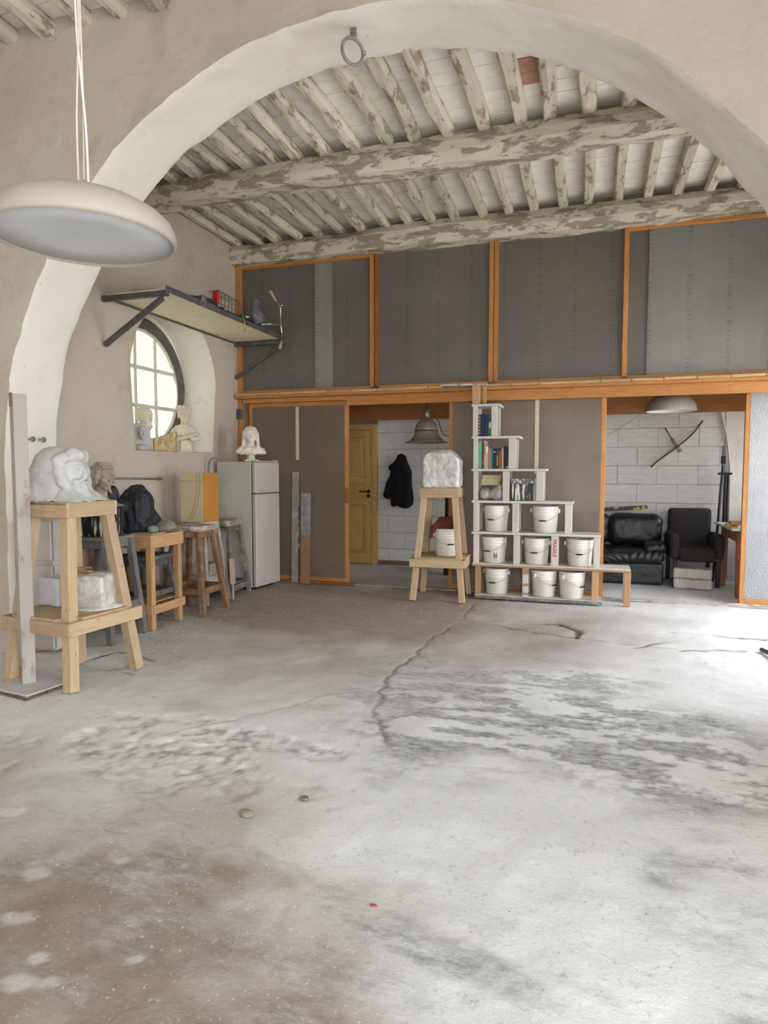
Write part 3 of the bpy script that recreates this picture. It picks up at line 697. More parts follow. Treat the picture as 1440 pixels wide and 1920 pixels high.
for z0, z1 in ((.01, .17), (.92, 1.02), (1.24, 1.34), (1.93, 2.045)): dpart('rail', -3.83, -3.26, z0, z1, v=False)
for z0, z1 in ((.17, .92), (1.02, 1.24), (1.34, 1.93)):
    dpart('panel', -3.83, -3.26, z0, z1, RW-.005, RW+.02)
    dpart('raised_field', -3.78, -3.31, z0+.045, z1-.045, RW-.02, RW+.0, bev=.012)
M_BLACK = plain('black_metal', (.01, .01, .011), .4)
hd = mk('door_handle', xf(lathe([(.028, 0), (.028, .012)], 20), Matrix.Translation((-3.20, RW-.03, 1.115)) @ Matrix.Rotation(math.pi/2, 4, 'X')), M_BLACK, d4, True)
mk('lever', tube([(-3.20, RW-.035, 1.115), (-3.20, RW-.075, 1.115), (-3.215, RW-.085, 1.115), (-3.33, RW-.085, 1.115)], .011, 8), M_BLACK, hd, True)
mk('keyhole_rose', xf(lathe([(.026, 0), (.026, .012)], 20), Matrix.Translation((-3.20, RW-.03, 1.045)) @ Matrix.Rotation(math.pi/2, 4, 'X')), M_BLACK, d4, True)
struct(mk('baseboard_rear', box((-3.05, RW-.02, 0), (-.2, RW+.01, .07), .003), wood('dark_skirting', (.16, .09, .05), (.22, .13, .08))), 'dark wooden skirting along the back room wall')
# ================================================================== heads and busts
def head(P, ears=True):
    Q = absx(P)
    d = ell(P, (0, .08, .63), (.36, .45, .385)); d = smin(d, ell(P, (0, -.13, .38), (.275, .29, .37)), .08)
    d = smin(d, ell(P, (0, -.27, .09), (.12, .10, .10)), .10); d = smin(d, sph(Q, (.18, -.27, .40), .085), .08)
    d = smin(d, cap(Q, (.03, -.405, .59), (.21, -.32, .585), .045, .035), .04)
    d = smax(d, -ell(Q, (.135, -.44, .515), (.085, .09, .05)), .04)
    d = smin(d, ell(Q, (.13, -.355, .51), (.065, .055, .05)), .012)
    d = smin(d, cap(P, (0, -.40, .57), (0, -.50, .365), .035, .05), .035); d = smin(d, sph(Q, (.048, -.445, .345), .04), .025)
    d = smin(d, cap(Q, (0, -.405, .245), (.10, -.36, .24), .03, .016), .03); d = smin(d, cap(Q, (0, -.40, .185), (.085, -.36, .19), .034, .02), .03)
    d = smax(d, -cap(Q, (0, -.445, .215), (.12, -.39, .22), .014, .008), .012)
    if ears: d = smin(d, ell(Q, (.36, .06, .47), (.045, .08, .12)), .03)
    return d
def strands(P, pts, r=.05, k=.04, d0=None):
    d = d0
    for ch in pts:
        for a, b in zip(ch[:-1], ch[1:]):
            c = cap(P, a, b, r, r*.85); d = c if d is None else smin(d, c, k)
    return d
M_MARBLE = plain('rough_white_marble', (.60, .585, .56), .8, c2=(.52, .505, .48), sc=7, bump=.8, bsc=55, dist=.012)
M_PLASTER = plain('cast_plaster', (.74, .68, .60), .8, c2=(.62, .55, .46), sc=9, bump=.2, bsc=50)
M_PLASTERY = plain('ivory_plaster', (.70, .63, .48), .8, c2=(.58, .50, .36), sc=9, bump=.2, bsc=50)
M_GREYST = plain('grey_stone', (.42, .40, .39), .85, c2=(.52, .50, .48), sc=9, bump=.3)
M_CLAY = plain('brown_clay', (.30, .24, .185), .75, c2=(.36, .29, .225), sc=8, bump=.15, bsc=60)

# rough marble portrait still half in the block
def f_big(P):
    h = head((P-V3(0, -.05, .30))/.95, False)*.95
    mass = ell(P, (0, .22, .74), (.60, .62, .66)); mass = smin(mass, rbox(P, (0, .36, .40), (.54, .46, .46), .22), .12)
    mass = smax(mass, P[:, 2]-1.36-.06*vnoise(P, 2.2, 3), .08)
    mass = smin(mass, cap(absx(P), (.02, -.36, 1.14), (.34, -.20, 1.08), .16, .15)+.03*np.sin(16*P[:, 0]+6*P[:, 2]), .08)   # hair over the brow
    mass = smin(mass, strands(P, [((s*.46, -.10, 1.0), (s*.50, -.14, .72), (s*.44, -.22, .46), (s*.36, -.30, .30)) for s in (-1, 1)], .13, .06), .08)
    mass = smax(mass, -ell(P, (0, -.60, .70), (.30, .34, .32)), .05)
    d = smin(mass, h, .04)
    d = smin(d, strands(P, [((0, -.42, .36), (0, -.50, .16), (.02, -.52, .0))], .11, .05), .06)
    d = smin(d, strands(P, [((s*.02, -.51, .565), (s*.11, -.48, .535), (s*.18, -.43, .47)) for s in (-1, 1)], .032, .03), .03)
    d = smin(d, strands(P, [((s*.20, -.36, .46), (s*.16, -.42, .30), (s*.06, -.50, .10)) for s in (-1, 1)], .085, .05), .06)
    pl = np.maximum.reduce([(np.abs(P[:, 0])-(.62-.62*P[:, 2])), (-(P[:, 1])-(.74-1.15*P[:, 2])), (P[:, 1]-.80), -P[:, 2], P[:, 2]-.5])*.75
    d = smin(d, pl, .06)
    w = np.clip((P[:, 1]+.15)*1.6, .12, 1)
    n = .014*fbm(P, 6, 2, 8)+.030*np.abs(vnoise(P*V3(1, 1, 1.8), 20, 5))*w+.016*vnoise(P*V3(1, 1, 1.6), 38, 6)*w
    return np.maximum(d+n*.8, -P[:, 2])
o = carve('marble_bust', f_big, (-.85, -.95, -.04), (.85, .95, 1.48), .0205, M_MARBLE, None, .278, math.radians(98))
tag(o, 'large rough-carved white marble bearded head on the tall pine stand', 'bust'); BIG = o

# brown clay head with a goatee
def f_clay(P):
    d = head(P, False); Q = absx(P)
    hair = ell(P, (0, .12, .68), (.415, .49, .42)); hair = smax(hair, -ell(P, (0, -.52, .44), (.31, .42, .44)), .05)
    top = []
    for k in range(5): x = -.20+.10*k; top.append(((x, -.33, .93), (x*1.1, -.20, 1.04), (x*1.2, .10, 1.05)))
    hair = strands(P, top, .06, .09, hair)
    loc_ = []
    for s in (-1, 1):
        for k in range(4):
            y = -.20+.15*k; loc_.append(((s*.33, y, .80-.03*k), (s*.38, y+.03, .56-.03*k), (s*.36, y+.09, .36-.02*k), (s*.41, y+.17, .24-.02*k)))
    hair = strands(P, loc_, .07, .07, hair); hair = hair+.014*np.sin(26*P[:, 1]+14*P[:, 2]+5*vnoise(P, 4, 2))
    d = smin(d, hair, .025)
    d = smin(d, strands(P, [((0, -.38, .15), (0, -.43, .02), (.01, -.48, -.08)), ((.01, -.46, .285), (-.12, -.44, .26), (-.18, -.41, .30)), ((.01, -.46, .285), (.12, -.44, .26), (.18, -.41, .30))], .052, .05), .04)
    d = smin(d, cap(P, (0, .08, .2), (0, .12, -.32), .23, .28), .06); return smin(d, rbox(P, (0, .12, -.42), (.30, .26, .1), .05), .03)
o = carve('clay_head', f_clay, (-.75, -.75, -.55), (.75, .75, 1.25), .024, M_CLAY, None, .215, math.radians(80))
tag(o, 'brown clay head with goatee and swept-back hair on the dripped paint bucket', 'bust'); CLAY = o

# veiled woman on the fridge
def f_veil(P):
    d = head((P-V3(0, -.06, 0))/1.0, False); Q = absx(P)
    veil = ell(P, (0, .10, .60), (.50, .52, .53)); veil = smin(veil, cap(Q, (.42, .06, .60), (.46, .04, -.15), .11, .13), .06)
    veil = smin(veil, cap(P, (0, .42, .5), (0, .40, -.2), .28, .38), .1)
    veil = smax(veil, -ell(P, (0, -.60, .34), (.37, .62, .62)), .02)
    veil = veil+.012*np.sin(24*P[:, 0]+5*P[:, 2])
    hair = smax(ell(P, (0, -.02, .66), (.40, .44, .37)), -ell(P, (0, -.58, .40), (.30, .42, .40)), .04)
    d = smin(d, hair+.012*np.sin(30*P[:, 2]+9*Q[:, 0]), .02)
    d = smin(d, veil, .015)
    d = smin(d, cap(P, (0, .04, .2), (0, .06, -.3), .18, .21), .05)
    t = ell(P, (0, .12, -.50), (.95, .44, .40)); t = smax(t, -(P[:, 2]+.70), .03); t = smin(t, ell(P, (0, -.12, -.46), (.55, .28, .26)), .1)
    fold = .022*np.sin(15*P[:, 0]+3*np.sin(6*P[:, 2])+4*vnoise(P, 3, 7)); d = smin(d, t+fold, .05)
    d = smin(d, cap(P, (.38, -.16, -.2), (.86, -.02, -.60), .09, .11), .03)
    neck = np.maximum(np.hypot(P[:, 0], P[:, 1]-.1)-(.24+.5*np.clip(-.90-P[:, 2], 0, 1)), np.abs(P[:, 2]+.86)-.2); d = smin(d, neck, .03)
    return smin(d, rbox(P, (0, .1, -1.10), (.42, .36, .06), .03), .01)
o = carve('veiled_bust', f_veil, (-1.15, -.75, -1.2), (1.15, .95, 1.2), .028, M_PLASTER, None, .188, math.radians(33))
tag(o, 'cream plaster bust of a veiled woman standing on the fridge', 'bust'); VEIL = o; VEIL.location = (-3.915, 6.99+.07, 1.545+1.16*.188)

# crowned bust with folded arms, on the window sill
def f_crown(P):
    P = P-V3(0, 0, -.16); d = head(P); hair = ell(P, (0, .10, .70), (.40, .47, .36)); d = smin(d, smax(hair, -ell(P, (0, -.5, .42), (.32, .42, .36)), .04), .03)
    for k in range(11):
        a = 2*math.pi*k/11; d = smin(d, ell(P, (.34*math.cos(a), .08+.40*math.sin(a), .98), (.09, .09, .20)), .03)
    d = smin(d, cap(P, (0, .06, .2), (0, .08, -.4), .20, .25), .08); P = P+V3(0, 0, -.16)
    t = ell(P, (0, .14, -.72), (.80, .42, .58)); t = t+.02*np.sin(16*(P[:, 2]+.5*P[:, 0]))*np.clip(.2-P[:, 0], 0, 1)
    d = smin(d, t, .08)
    d = smin(d, strands(P, [((-.72, .0, -.7), (-.66, -.34, -1.16), (.25, -.52, -.92), (.60, -.38, -.80)), ((.72, .0, -.7), (.78, -.25, -1.05), (.40, -.46, -1.12))], .14, .03), .03)
    d = smax(d, -(P[:, 2]+1.34), .05)
    d = smin(d, rbox(P, (.05, .0, -1.52), (.33, .30, .36), .03), .02); d = smax(d, -rbox(P, (.05, -.31, -1.48), (.2, .04, .22), .02), .02)
    return smin(d, rbox(P, (.05, 0, -1.85), (.42, .38, .07), .02), .01)
o = carve('crowned_bust', f_crown, (-1.15, -.8, -1.96), (1.15, .75, 1.2), .033, M_PLASTERY, None, .190, math.radians(40))
tag(o, 'ivory bust with a leafy crown and folded arms on the window sill', 'bust'); o.location = (-4.57, 6.66, 1.647+1.92*.190)
# small grey relief and the bearded head behind it
def f_rel(P):
    s = rbox(P, (0, .28, .35), (.62, .2, .95), .18); s = smax(s, ell(P, (0, .2, .35), (.75, .6, 1.02)), .05)
    h = head((P-V3(.05, .0, .12))/.95, False)*.95; d = smin(s, h, .03); d = smin(d, ell(P, (0, .0, -.42), (.55, .32, .26)), .06)
    return smax(d, -(P[:, 2]+.60), .02)+.010*fbm(P, 6, 2, 3)
o = carve('stone_relief', f_rel, (-.8, -.65, -.66), (.8, .6, 1.45), .03, M_GREYST, None, .155, math.radians(52))
tag(o, 'small grey stone face relief at the left end of the window sill', 'bust'); o.location = (-4.50, 5.80, 1.647+.60*.155)
def f_beard(P):
    d = head(P, False); hair = ell(P, (0, .12, .66), (.45, .52, .46)); hair = smax(hair, -ell(P, (0, -.52, .42), (.31, .38, .40)), .05)
    hair = hair+.03*np.sin(17*P[:, 2]+5*vnoise(P, 4, 2))*np.sin(15*P[:, 0]+3); d = smin(d, hair, .03)
    bd = ell(P, (0, -.24, .02), (.24, .21, .28)); d = smin(d, bd+.03*np.sin(22*P[:, 2]+9*P[:, 0])*np.sin(14*P[:, 0]+2), .08)
    return smin(d, cap(P, (0, .08, .2), (0, .1, -.42), .23, .27), .06)
o = carve('bearded_head', f_beard, (-.62, -.72, -.64), (.62, .76, 1.2), .03, M_PLASTERY, None, .195, math.radians(75))
tag(o, 'ivory bearded head with curly hair set against the window panes', 'bust'); o.location = (-4.70, 6.12, 1.795+.66*.195)
# ---- blocks on the sill
o = mk('white_block', box((-.06, -.07, 0), (.06, .07, .147), .006), plain('white_plaster_block', (.74, .68, .6), .85), None, loc=(-4.63, 6.13, 1.647)); tag(o, 'plain small white plaster block under the bearded head', 'block')
def f_tan(P):
    d = rbox(P, (0, 0, .11), (.115, .095, .115), .01); d = smax(d, (P[:, 2]-.185-.35*P[:, 0]-.1*P[:, 1]), .006); return d+.003*fbm(P, 30, 2, 2)
o = carve('tan_stone', f_tan, (-.15, -.15, -.02), (.15, .15, .25), .0075, plain('tan_stone', (.55, .43, .24), .8, c2=(.36, .25, .10), sc=14, bump=.3, c3=(.72, .62, .45), sc3=9, lo3=.55, hi3=.65), None, 1, .5); tag(o, 'broken tan stone block with one sloping face on the window sill', 'stone'); o.location = (-4.50, 6.20, 1.648)

# ================================================================== wall shelf with the bicycle
sh = thing('wall_shelf', 'cream boards on dark steel brackets above the round window', 'shelf', (XL, 6.33, 3.08))
for y0, y1 in ((-1.17, -.02), (-.012, 1.17)): mk('shelf_board', box((.01, y0, -.006), (.70, y1, .012), .002), plain('cream_board', (.84, .75, .55), .7, c2=(.78, .69, .49), sc=5), sh)
def angle(n, a, b, w, p):                                    # steel angle iron
    bar(n, a, b, .006, w, M_STEEL, p); d = (Vector(b)-Vector(a)).normalized()
for s in (-1, 1):
    y = s*1.185; br = bar('bracket_arm', (-.02, y, -.035), (.715, y, -.035), .045, .05, M_STEEL, sh)
    bar('bracket_brace', (.01, y, -.46), (.66, y, -.075), .04, .045, M_STEEL, sh)
    bar('bracket_flange', (.0, y-.025*s, -.012), (.715, y-.025*s, -.012), .05, .006, M_STEEL, sh)
bar('edge_angle', (.71, -1.21, .002), (.71, 1.20, .002), .012, .055, M_STEEL, sh); bar('edge_angle', (.012, -1.2, -.014), (.012, 1.2, -.014), .03, .02, M_STEEL, sh)
M_CHROME = plain('chrome', (.62, .60, .56), .22, 1.0); M_RUB = plain('black_rubber', (.02, .02, .02), .6); M_BASK = plain('rusty_wire', (.16, .13, .10), .5, .6)
bk = thing('bicycle', 'old bicycle lying on its side along the wall shelf', 'bicycle', (XL, 6.33, 3.094))
def wheel(cx, cy, cz, r):
    w = mk('wheel', tube(arc((cx, cy, cz), r, 0, 2*math.pi, 40, ((1, 0, 0), (0, 1, 0)))[:-1], .02, 8, True), M_RUB, bk, True)
    mk('rim', tube(arc((cx, cy, cz), r-.025, 0, 2*math.pi, 40, ((1, 0, 0), (0, 1, 0)))[:-1], .008, 6, True), M_CHROME, w, True)
    for k in range(12): a = math.pi*k/6; bar('spoke', (cx, cy, cz), (cx+(r-.03)*math.cos(a), cy+(r-.03)*math.sin(a), cz), .003, .003, M_CHROME, w, bev=.0005)
    mk('hub', lathe([(.018, -.03), (.018, .05)], 12), M_CHROME, w, True, loc=(cx, cy, cz))
wheel(.36, -.40, .03, .29); wheel(.34, .60, .05, .27)
M_FRAME = plain('dark_frame_paint', (.03, .03, .035), .4)
for a, b in (((.36, -.40, .07), (.50, .12, .08)), ((.36, -.40, .07), (.60, -.05, .08)), ((.50, .12, .08), (.64, .38, .08)), ((.50, .12, .08), (.58, .80, .09)), ((.58, .80, .09), (.34, .60, .05))):
    mk('frame_tube', tube([a, b], .018, 8), M_FRAME, bk, True)
mk('mudguard', tube(arc((.36, -.40, .06), .32, -1.9, .3, 16, ((1, 0, 0), (0, 1, 0))), .022, 6), M_FRAME, bk, True)
mk('chain_case', box((.57, -.06, .015), (.66, .42, .06), .008), M_FRAME, bk)
mk('rear_light', box((.625, -.32, .06), (.70, -.28, .20), .012), plain('red_plastic', (.42, .02, .02), .3), bk); mk('light_housing', box((.60, -.56, .01), (.68, -.325, .10), .02), plain('grey_plastic', (.16, .16, .15), .5), bk)
ra = mk('luggage_rack', tube([(.66, -.26, .22), (.66, .16, .20), (.66, .22, .14), (.66, .22, .03), (.66, -.26, .03)], .005, 6, True), M_BASK, bk, True)
for k in range(7): y = -.26+.07*k; mk('rack_wire', tube([(.66, y, .03), (.66, y, .215), (.56, y, .215)], .0035, 5), M_BASK, ra)
for z in (.09, .15): mk('rack_wire', tube([(.66, -.26, z), (.66, .22, z)], .0035, 5), M_BASK, ra)
mk('rack_wire', tube([(.56, -.26, .215), (.56, .16, .215)], .0035, 5), M_BASK, ra)
mk('kickstand', tube([(.69, .17, .10), (.715, .19, -.02), (.715, .20, -.12)], .009, 8), plain('brass_metal', (.38, .30, .14), .4, .6), bk, True)
mk('seat_post', tube([(.64, .34, .08), (.66, .5, .10)], .014, 8), M_CHROME, bk, True)
def f_sad(P): return smin(ell(P, (0, 0, .15), (.05, .085, .15)), ell(P, (.03, .06, .10), (.04, .10, .06)), .05)+.006*fbm(P, 14, 3, 3)
sd = carve('saddle', f_sad, (-.12, -.16, -.03), (.14, .22, .34), .011, plain('plastic_wrapped_leather', (.11, .11, .11), .25, c2=(.24, .24, .24), sc=9, lo=.5, hi=.7, bump=.6, bsc=14), bk, 1, 0, (.66, .56, .03))
sd['label'] = 'saddle wrapped in clear plastic'
mk('stem', tube([(.58, .80, .09), (.64, .92, .12), (.74, 1.02, .12)], .012, 8), M_CHROME, bk, True)
hb_ = mk('handlebar', tube(bez([(.73, .90, .40), (.75, 1.0, .33), (.745, 1.02, .22), (.75, 1.02, .10), (.75, 1.04, .02), (.76, 1.02, -.05), (.77, .97, -.12)], 6), .010, 8), M_CHROME, bk, True)
M_GRIP = plain('tan_grip', (.48, .37, .22), .7)
mk('grip', tube([(.73, .90, .40), (.70, .84, .49)], .017, 10), M_GRIP, hb_, True); mk('grip', tube([(.765, 1.0, -.08), (.775, .93, -.18)], .017, 10), M_GRIP, hb_, True)
mk('bell', xf(lathe([(.0, .02), (.02, .018), (.03, 0)], 16, False), Matrix.Translation((.77, 1.0, .34))), M_CHROME, hb_, True)

# ================================================================== iron ring, hook, rod
rg = thing('iron_ring', 'grey iron ring hanging from the crown of the arch', 'ring', (-1.49, 4.08, 4.255))
mk('staple', tube([(-.012, 0, .02), (-.012, 0, -.055), (0, 0, -.068), (.012, 0, -.055), (.012, 0, .02)], .010, 8), M_IRON, rg, True)
rr = rgm = mk('ring', tube(arc((0, .0, -.135), .076, 0, 2*math.pi, 40)[:-1], .0105, 10, True), M_IRON, rg, True); rr.rotation_euler = (.1, 0, .85)
mk('ring_weld', xf(tube([(.076, 0, -.135), (.076, 0, -.12)], .0145, 10), Matrix.Rotation(.85, 4, 'Z')), M_IRON, rg, True)
hk = thing('wall_hook', 'small iron pegs sticking out of the arch pier', 'hook', (AC-AR, 4.11, 1.69))
mk('peg', tube([(-.02, 0, 0), (.06, .02, 0)], .005, 6), M_IRON, hk); mk('peg_head', xf(lathe([(.006, 0), (.022, .004), (.022, .012), (.006, .016)], 14), Matrix.Translation((.055, .02, 0)) @ Matrix.Rotation(math.pi/2, 4, 'Y')), M_IRON, hk, True)
mk('peg', tube([(-.02, .12, .0), (.06, .13, 0)], .005, 6), M_IRON, hk); mk('peg_head', xf(lathe([(.006, 0), (.022, .004), (.022, .012), (.006, .016)], 14), Matrix.Translation((.055, .13, 0)) @ Matrix.Rotation(math.pi/2, 4, 'Y')), M_IRON, hk, True)
rd = thing('wall_rod', 'thin dark rod fixed along the plaster beside the clay head', 'rod', (XL+.02, 5.5, 1.36))
mk('rod', tube([(.02, -.42, .008), (.02, .42, -.012)], .009, 8), M_IRON, rd, True); mk('rod_collar', tube([(.02, .36, -.011), (.02, .375, -.011)], .02, 10), M_IRON, rd); mk('rod_collar', tube([(-.04, .365, -.011), (.02, .365, -.011)], .008, 8), M_IRON, rd)

# ================================================================== big pendant lamp
M_LAMP = plain('warm_white_enamel', (.40, .345, .295), .5, spec=.25, c2=(.37, .32, .275), sc=4)
lp = thing('pendant_lamp', 'large off-white dome pendant lamp hanging in the foreground', 'lamp', (-1.69, 1.9, 2.245))
LS, LZ = .83, .70
pr = [(.355, -.004), (.367, .0), (.370, .018), (.366, .05), (.350, .09), (.315, .13), (.26, .165), (.18, .19), (.10, .203), (.03, .208)]
lsh = mk('lamp_shade', lathe([(r*LS, z*LZ) for r, z in pr+[(.03, .202), (.10, .197), (.18, .184), (.26, .159), (.312, .124), (.344, .085), (.356, .05), (.355, -.004)]], 64, False, False), M_LAMP, lp, True)
mk('diffuser', lathe([(r*LS, z*LZ) for r, z in [(.0, .014), (.20, .013), (.356, .012), (.356, .018), (.0, .020)]], 64, False, False), plain('frosted_diffuser', (.54, .545, .56), .45, c2=(.60, .605, .615), sc=3), lsh, True)
mk('cord_pulley', xf(lathe([(.022, -.010), (.026, -.006), (.022, 0), (.026, .006), (.022, .010)], 20), Matrix.Translation((0, 0, .178)) @ Matrix.Rotation(math.radians(80), 4, 'X')), plain('pulley_steel', (.4, .39, .38), .4, .5), lp, True)
mk('pulley_bracket', box((-.012, -.013, .142), (.012, .013, .165), .002), M_IRON, lp)
M_CORD = plain('beige_flex', (.60, .49, .40), .8)
mk('cord', tube(bez([(-.020, 0, .178), (-.020, 0, .40), (-.008, 0, .60), (.0, 0, .75), (-.006, .0, 1.4), (-.010, 0, 2.42)], 6), .0042, 6), M_CORD, lp, True)
mk('cord', tube(bez([(.022, 0, .178), (.018, 0, .36), (.004, 0, .55), (-.010, 0, .75), (-.012, 0, 1.4), (-.006, 0, 2.42)], 6), .0042, 6), plain('white_flex', (.74, .70, .64), .8), lp, True)
mk('cord', tube(bez([(.0, .004, .185), (.006, .004, .5), (.004, .004, .8), (0, 0, 2.42)], 6), .0035, 6), M_CORD, lp, True)

# ================================================================== post on its board
ps = thing('square_post', 'tall whitewashed square timber post standing at the left edge', 'post', (-3.545, 3.345, .034), math.radians(-29))
bar('post_shaft', (0, 0, 0), (.006, 0, 1.90), .082, .082, wood('whitewashed_post', (.33, .26, .20), (.42, .34, .27), False, .85, .4, paint=(.50, .455, .41), pcov=.60, psc=3), ps, up=(1, 0, 0))
for z in (.03, 1.82): 
    for s in ((0, -.0415), ): mk('hardboard_patch', box((-.036, -.0432, z), (.036, -.0405, z+.09)), plain('brown_hardboard', (.26, .17, .09), .8, c2=(.36, .26, .16), sc=20), ps)
bp = thing('base_board', 'scuffed white board stack under the square post', 'board', (-3.505, 3.325, 0), math.radians(-8))
for k in range(3):
    mk('board_layer', box((-.185-.008*k, -.175+.006*k, .004+.0098*k), (.20-.006*k, .175, .0135+.0098*k), .002), plain('white_board_top', (.62, .59, .57), .8, c2=(.54, .51, .49), sc=6) if k == 2 else plain('frayed_board', (.09, .07, .055), .9, c2=(.24, .19, .14), sc=30), bp)
# ================================================================== modelling stands, tables and stools
def stand(name, label, loc, rz, m, foot=.28, top=.215, shelf=.31, zt=1.235, zs=.47, leg=.062, ap=.095, sap=.085, tb=3, group=None, topmat=None, shelf_boards=True):
    t = thing(name, label, 'stand', loc, rz, group); tm = topmat or m
    tt = .022                                                                 # top boards
    for k in range(tb): w = 2*top/tb; bar('top_board', (-top+w*(k+.5), -top, zt-tt/2), (-top+w*(k+.5), top, zt-tt/2), w-.003, tt, tm, t)
    for s in (-1, 1):
        bar('top_apron', (-top, s*(top-.011), zt-tt-ap/2+.02), (top, s*(top-.011), zt-tt-ap/2+.02), .022, ap, m, t)
        bar('top_apron', (s*(top-.011), -top+.022, zt-tt-ap/2+.02), (s*(top-.011), top-.022, zt-tt-ap/2+.02), .022, ap, m, t)
    li = top-.022-leg*.5
    for sx in (-1, 1):
        for sy in (-1, 1): bar('leg', (sx*foot, sy*foot, 0.006), (sx*li, sy*li, zt-tt), leg, leg, m, t, up=(1, 0, 0))
    for s in (-1, 1):
        bar('shelf_apron', (-shelf, s*(shelf-.012), zs-sap/2), (shelf, s*(shelf-.012), zs-sap/2), .024, sap, m, t)
        bar('shelf_apron', (s*(shelf-.012), -shelf+.024, zs-sap/2), (s*(shelf-.012), shelf-.024, zs-sap/2), .024, sap, m, t)
    if shelf_boards:
        lw = foot+(li-foot)*zs/zt-leg*.55
        bar('shelf_board', (0, -shelf+.005, zs+.009), (0, shelf-.005, zs+.009), 2*lw, .018, m, t)
        for s in (-1, 1): bar('shelf_board', (s*(lw+.06), -lw, zs+.009), (s*(lw+.06), lw, zs+.009), .10, .018, m, t)
    return t
S1 = (-3.435, 3.65, 0); R1 = math.radians(-6)
stand('modelling_stand', 'tall fresh pine modelling stand carrying the large marble head', S1, R1, M_NEWPINE, foot=.285, top=.212, shelf=.32, zt=1.232, zs=.462, leg=.072, ap=.10, sap=.09)
BIG.location = (S1[0]-.005, S1[1]-.02, 1.232)
S2 = (-1.575, 7.175, 0); R2 = math.radians(2)
stand('modelling_stand', 'tall fresh pine modelling stand left of the stepped shelves', S2, R2, M_NEWPINE, foot=.275, top=.216, shelf=.308, zt=1.243, zs=.468, leg=.064, ap=.10, sap=.088)
# ---- wrapped blocks
def wrapmat(name, c, c2, st=.9): return plain(name, c, .22, c2=c2, sc=9, lo=.42, hi=.6, bump=st, bsc=9, dist=.03, spec=.7, c3=(.85, .84, .82), sc3=13, lo3=.63, hi3=.68)
M_WRAP = wrapmat('clear_plastic_wrap', (.50, .47, .43), (.64, .62, .59))
def f_w1(P): 
    d = rbox(P, (0, 0, .21), (.205, .15, .212), .03); d = smax(d, (P[:, 0]*.95+P[:, 2]-.50), .015); d = smax(d, (-P[:, 0]*1.3+P[:, 2]-.58), .015); d = smax(d, (-P[:, 1]*.8+P[:, 2]-.50), .015); d = smax(d, P[:, 2]-.425, .01)
    return d+.007*fbm(P, 9, 3, 2)-.007*np.abs(fbm(P, 13, 2, 8))
o = carve('wrapped_stone', f_w1, (-.25, -.2, -.02), (.25, .2, .47), .0105, M_WRAP, None, 1, .03); tag(o, 'tall stone block wrapped in clear plastic on the middle pine stand', 'stone'); o.location = (S2[0]+.01, S2[1]-.02, 1.246)
def f_w2(P): return smin(rbox(P, (0, 0, .115), (.125, .115, .118), .02), ell(P, (0, .0, .0), (.19, .17, .035)), .03)+.006*fbm(P, 11, 3, 12)-.008*np.abs(fbm(P, 16, 2, 18))
o = carve('wrapped_stone', f_w2, (-.2, -.2, -.01), (.2, .2, .27), .009, M_WRAP, None, 1, .2); tag(o, 'squat stone block in crumpled plastic on the low shelf of the tall stand', 'stone'); o.location = (-3.335, 3.74, .482)
def f_w3(P): return rbox(P, (0, 0, .10), (.10, .10, .10), .012)+.004*fbm(P, 9, 2, 22)
o = carve('white_stone', f_w3, (-.13, -.13, -.01), (.13, .13, .22), .01, plain('bluish_white_stone', (.62, .64, .68), .7, c2=(.54, .55, .58), sc=8), None, 1, -.1); tag(o, 'smooth bluish-white stone cube beside the plastic-wrapped block', 'stone'); o.location = (-3.63, 3.73, .482)
M_STICK = wood('old_lath', (.34, .22, .10), (.44, .30, .15), False)
for k, (x, y, z, a, L) in enumerate(((-3.40, 3.72, .718, .5, .30), (-3.44, 3.70, .733, .2, .20), (-3.45, 3.735, .748, .7, .16))):
    s = thing('wood_lath', ('long brown lath lying on the plastic-wrapped block', 'middle brown lath of the pile on the wrapped block', 'shortest brown lath on top of the small pile')[k], 'lath', (x, y, z), a, 'laths on the wrapped block'); bar('lath', (-L/2, 0, 0), (L/2, 0, 0), .03, .012, M_STICK, s)

# ---- white drawer cabinet behind the tall stand
cb = thing('drawer_cabinet', 'narrow white two-drawer cabinet half hidden behind the tall stand', 'cabinet', (-4.11, 4.15, 0))
M_WCAB = plain('white_laminate', (.56, .51, .48), .7, c2=(.50, .45, .42), sc=4)
mk('body', box((-.15, -.13, .03), (.14, .13, 1.06), .004), M_WCAB, cb)
for z0, z1 in ((.05, .70), (.74, 1.05)): mk('drawer_front', box((-.15, -.15, z0), (.14, -.132, z1), .003), M_WCAB, cb); mk('side_panel', box((.142, -.13, z0), (.158, .13, z1), .003), M_WCAB, cb)
bar('plinth', (-.15, -.15, .018), (.2, .10, .018), .05, .03, M_TABLEPINE, cb)

# ---- grey stand with the paint bucket
M_GREYP = wood('grey_painted_wood', (.15, .137, .125), (.19, .175, .16), False, .7, .15, dirt=(.28, .265, .25))
g = thing('grey_stand', 'grey painted splay-legged stand under the dripped paint bucket', 'stand', (-3.985, 4.575, 0), math.radians(3))
bar('top_board', (-.19, 0, .868), (.19, 0, .868), .38, .028, M_GREYP, g)
for s in (-1, 1):
    bar('apron', (-.15, s*.15, .82), (.15, s*.15, .82), .02, .068, M_GREYP, g); bar('apron', (s*.15, -.14, .82), (s*.15, .14, .82), .02, .068, M_GREYP, g)
    bar('rail', (-.21, s*.218, .28), (.21, s*.218, .28), .022, .07, M_GREYP, g); bar('rail', (s*.218, -.2, .28), (s*.218, .2, .28), .022, .07, M_GREYP, g)
    for s2 in (-1, 1): bar('leg', (s*.235, s2*.225, .006), (s*.16, s2*.16, .852), .055, .055, M_GREYP, g, up=(1, 0, 0))
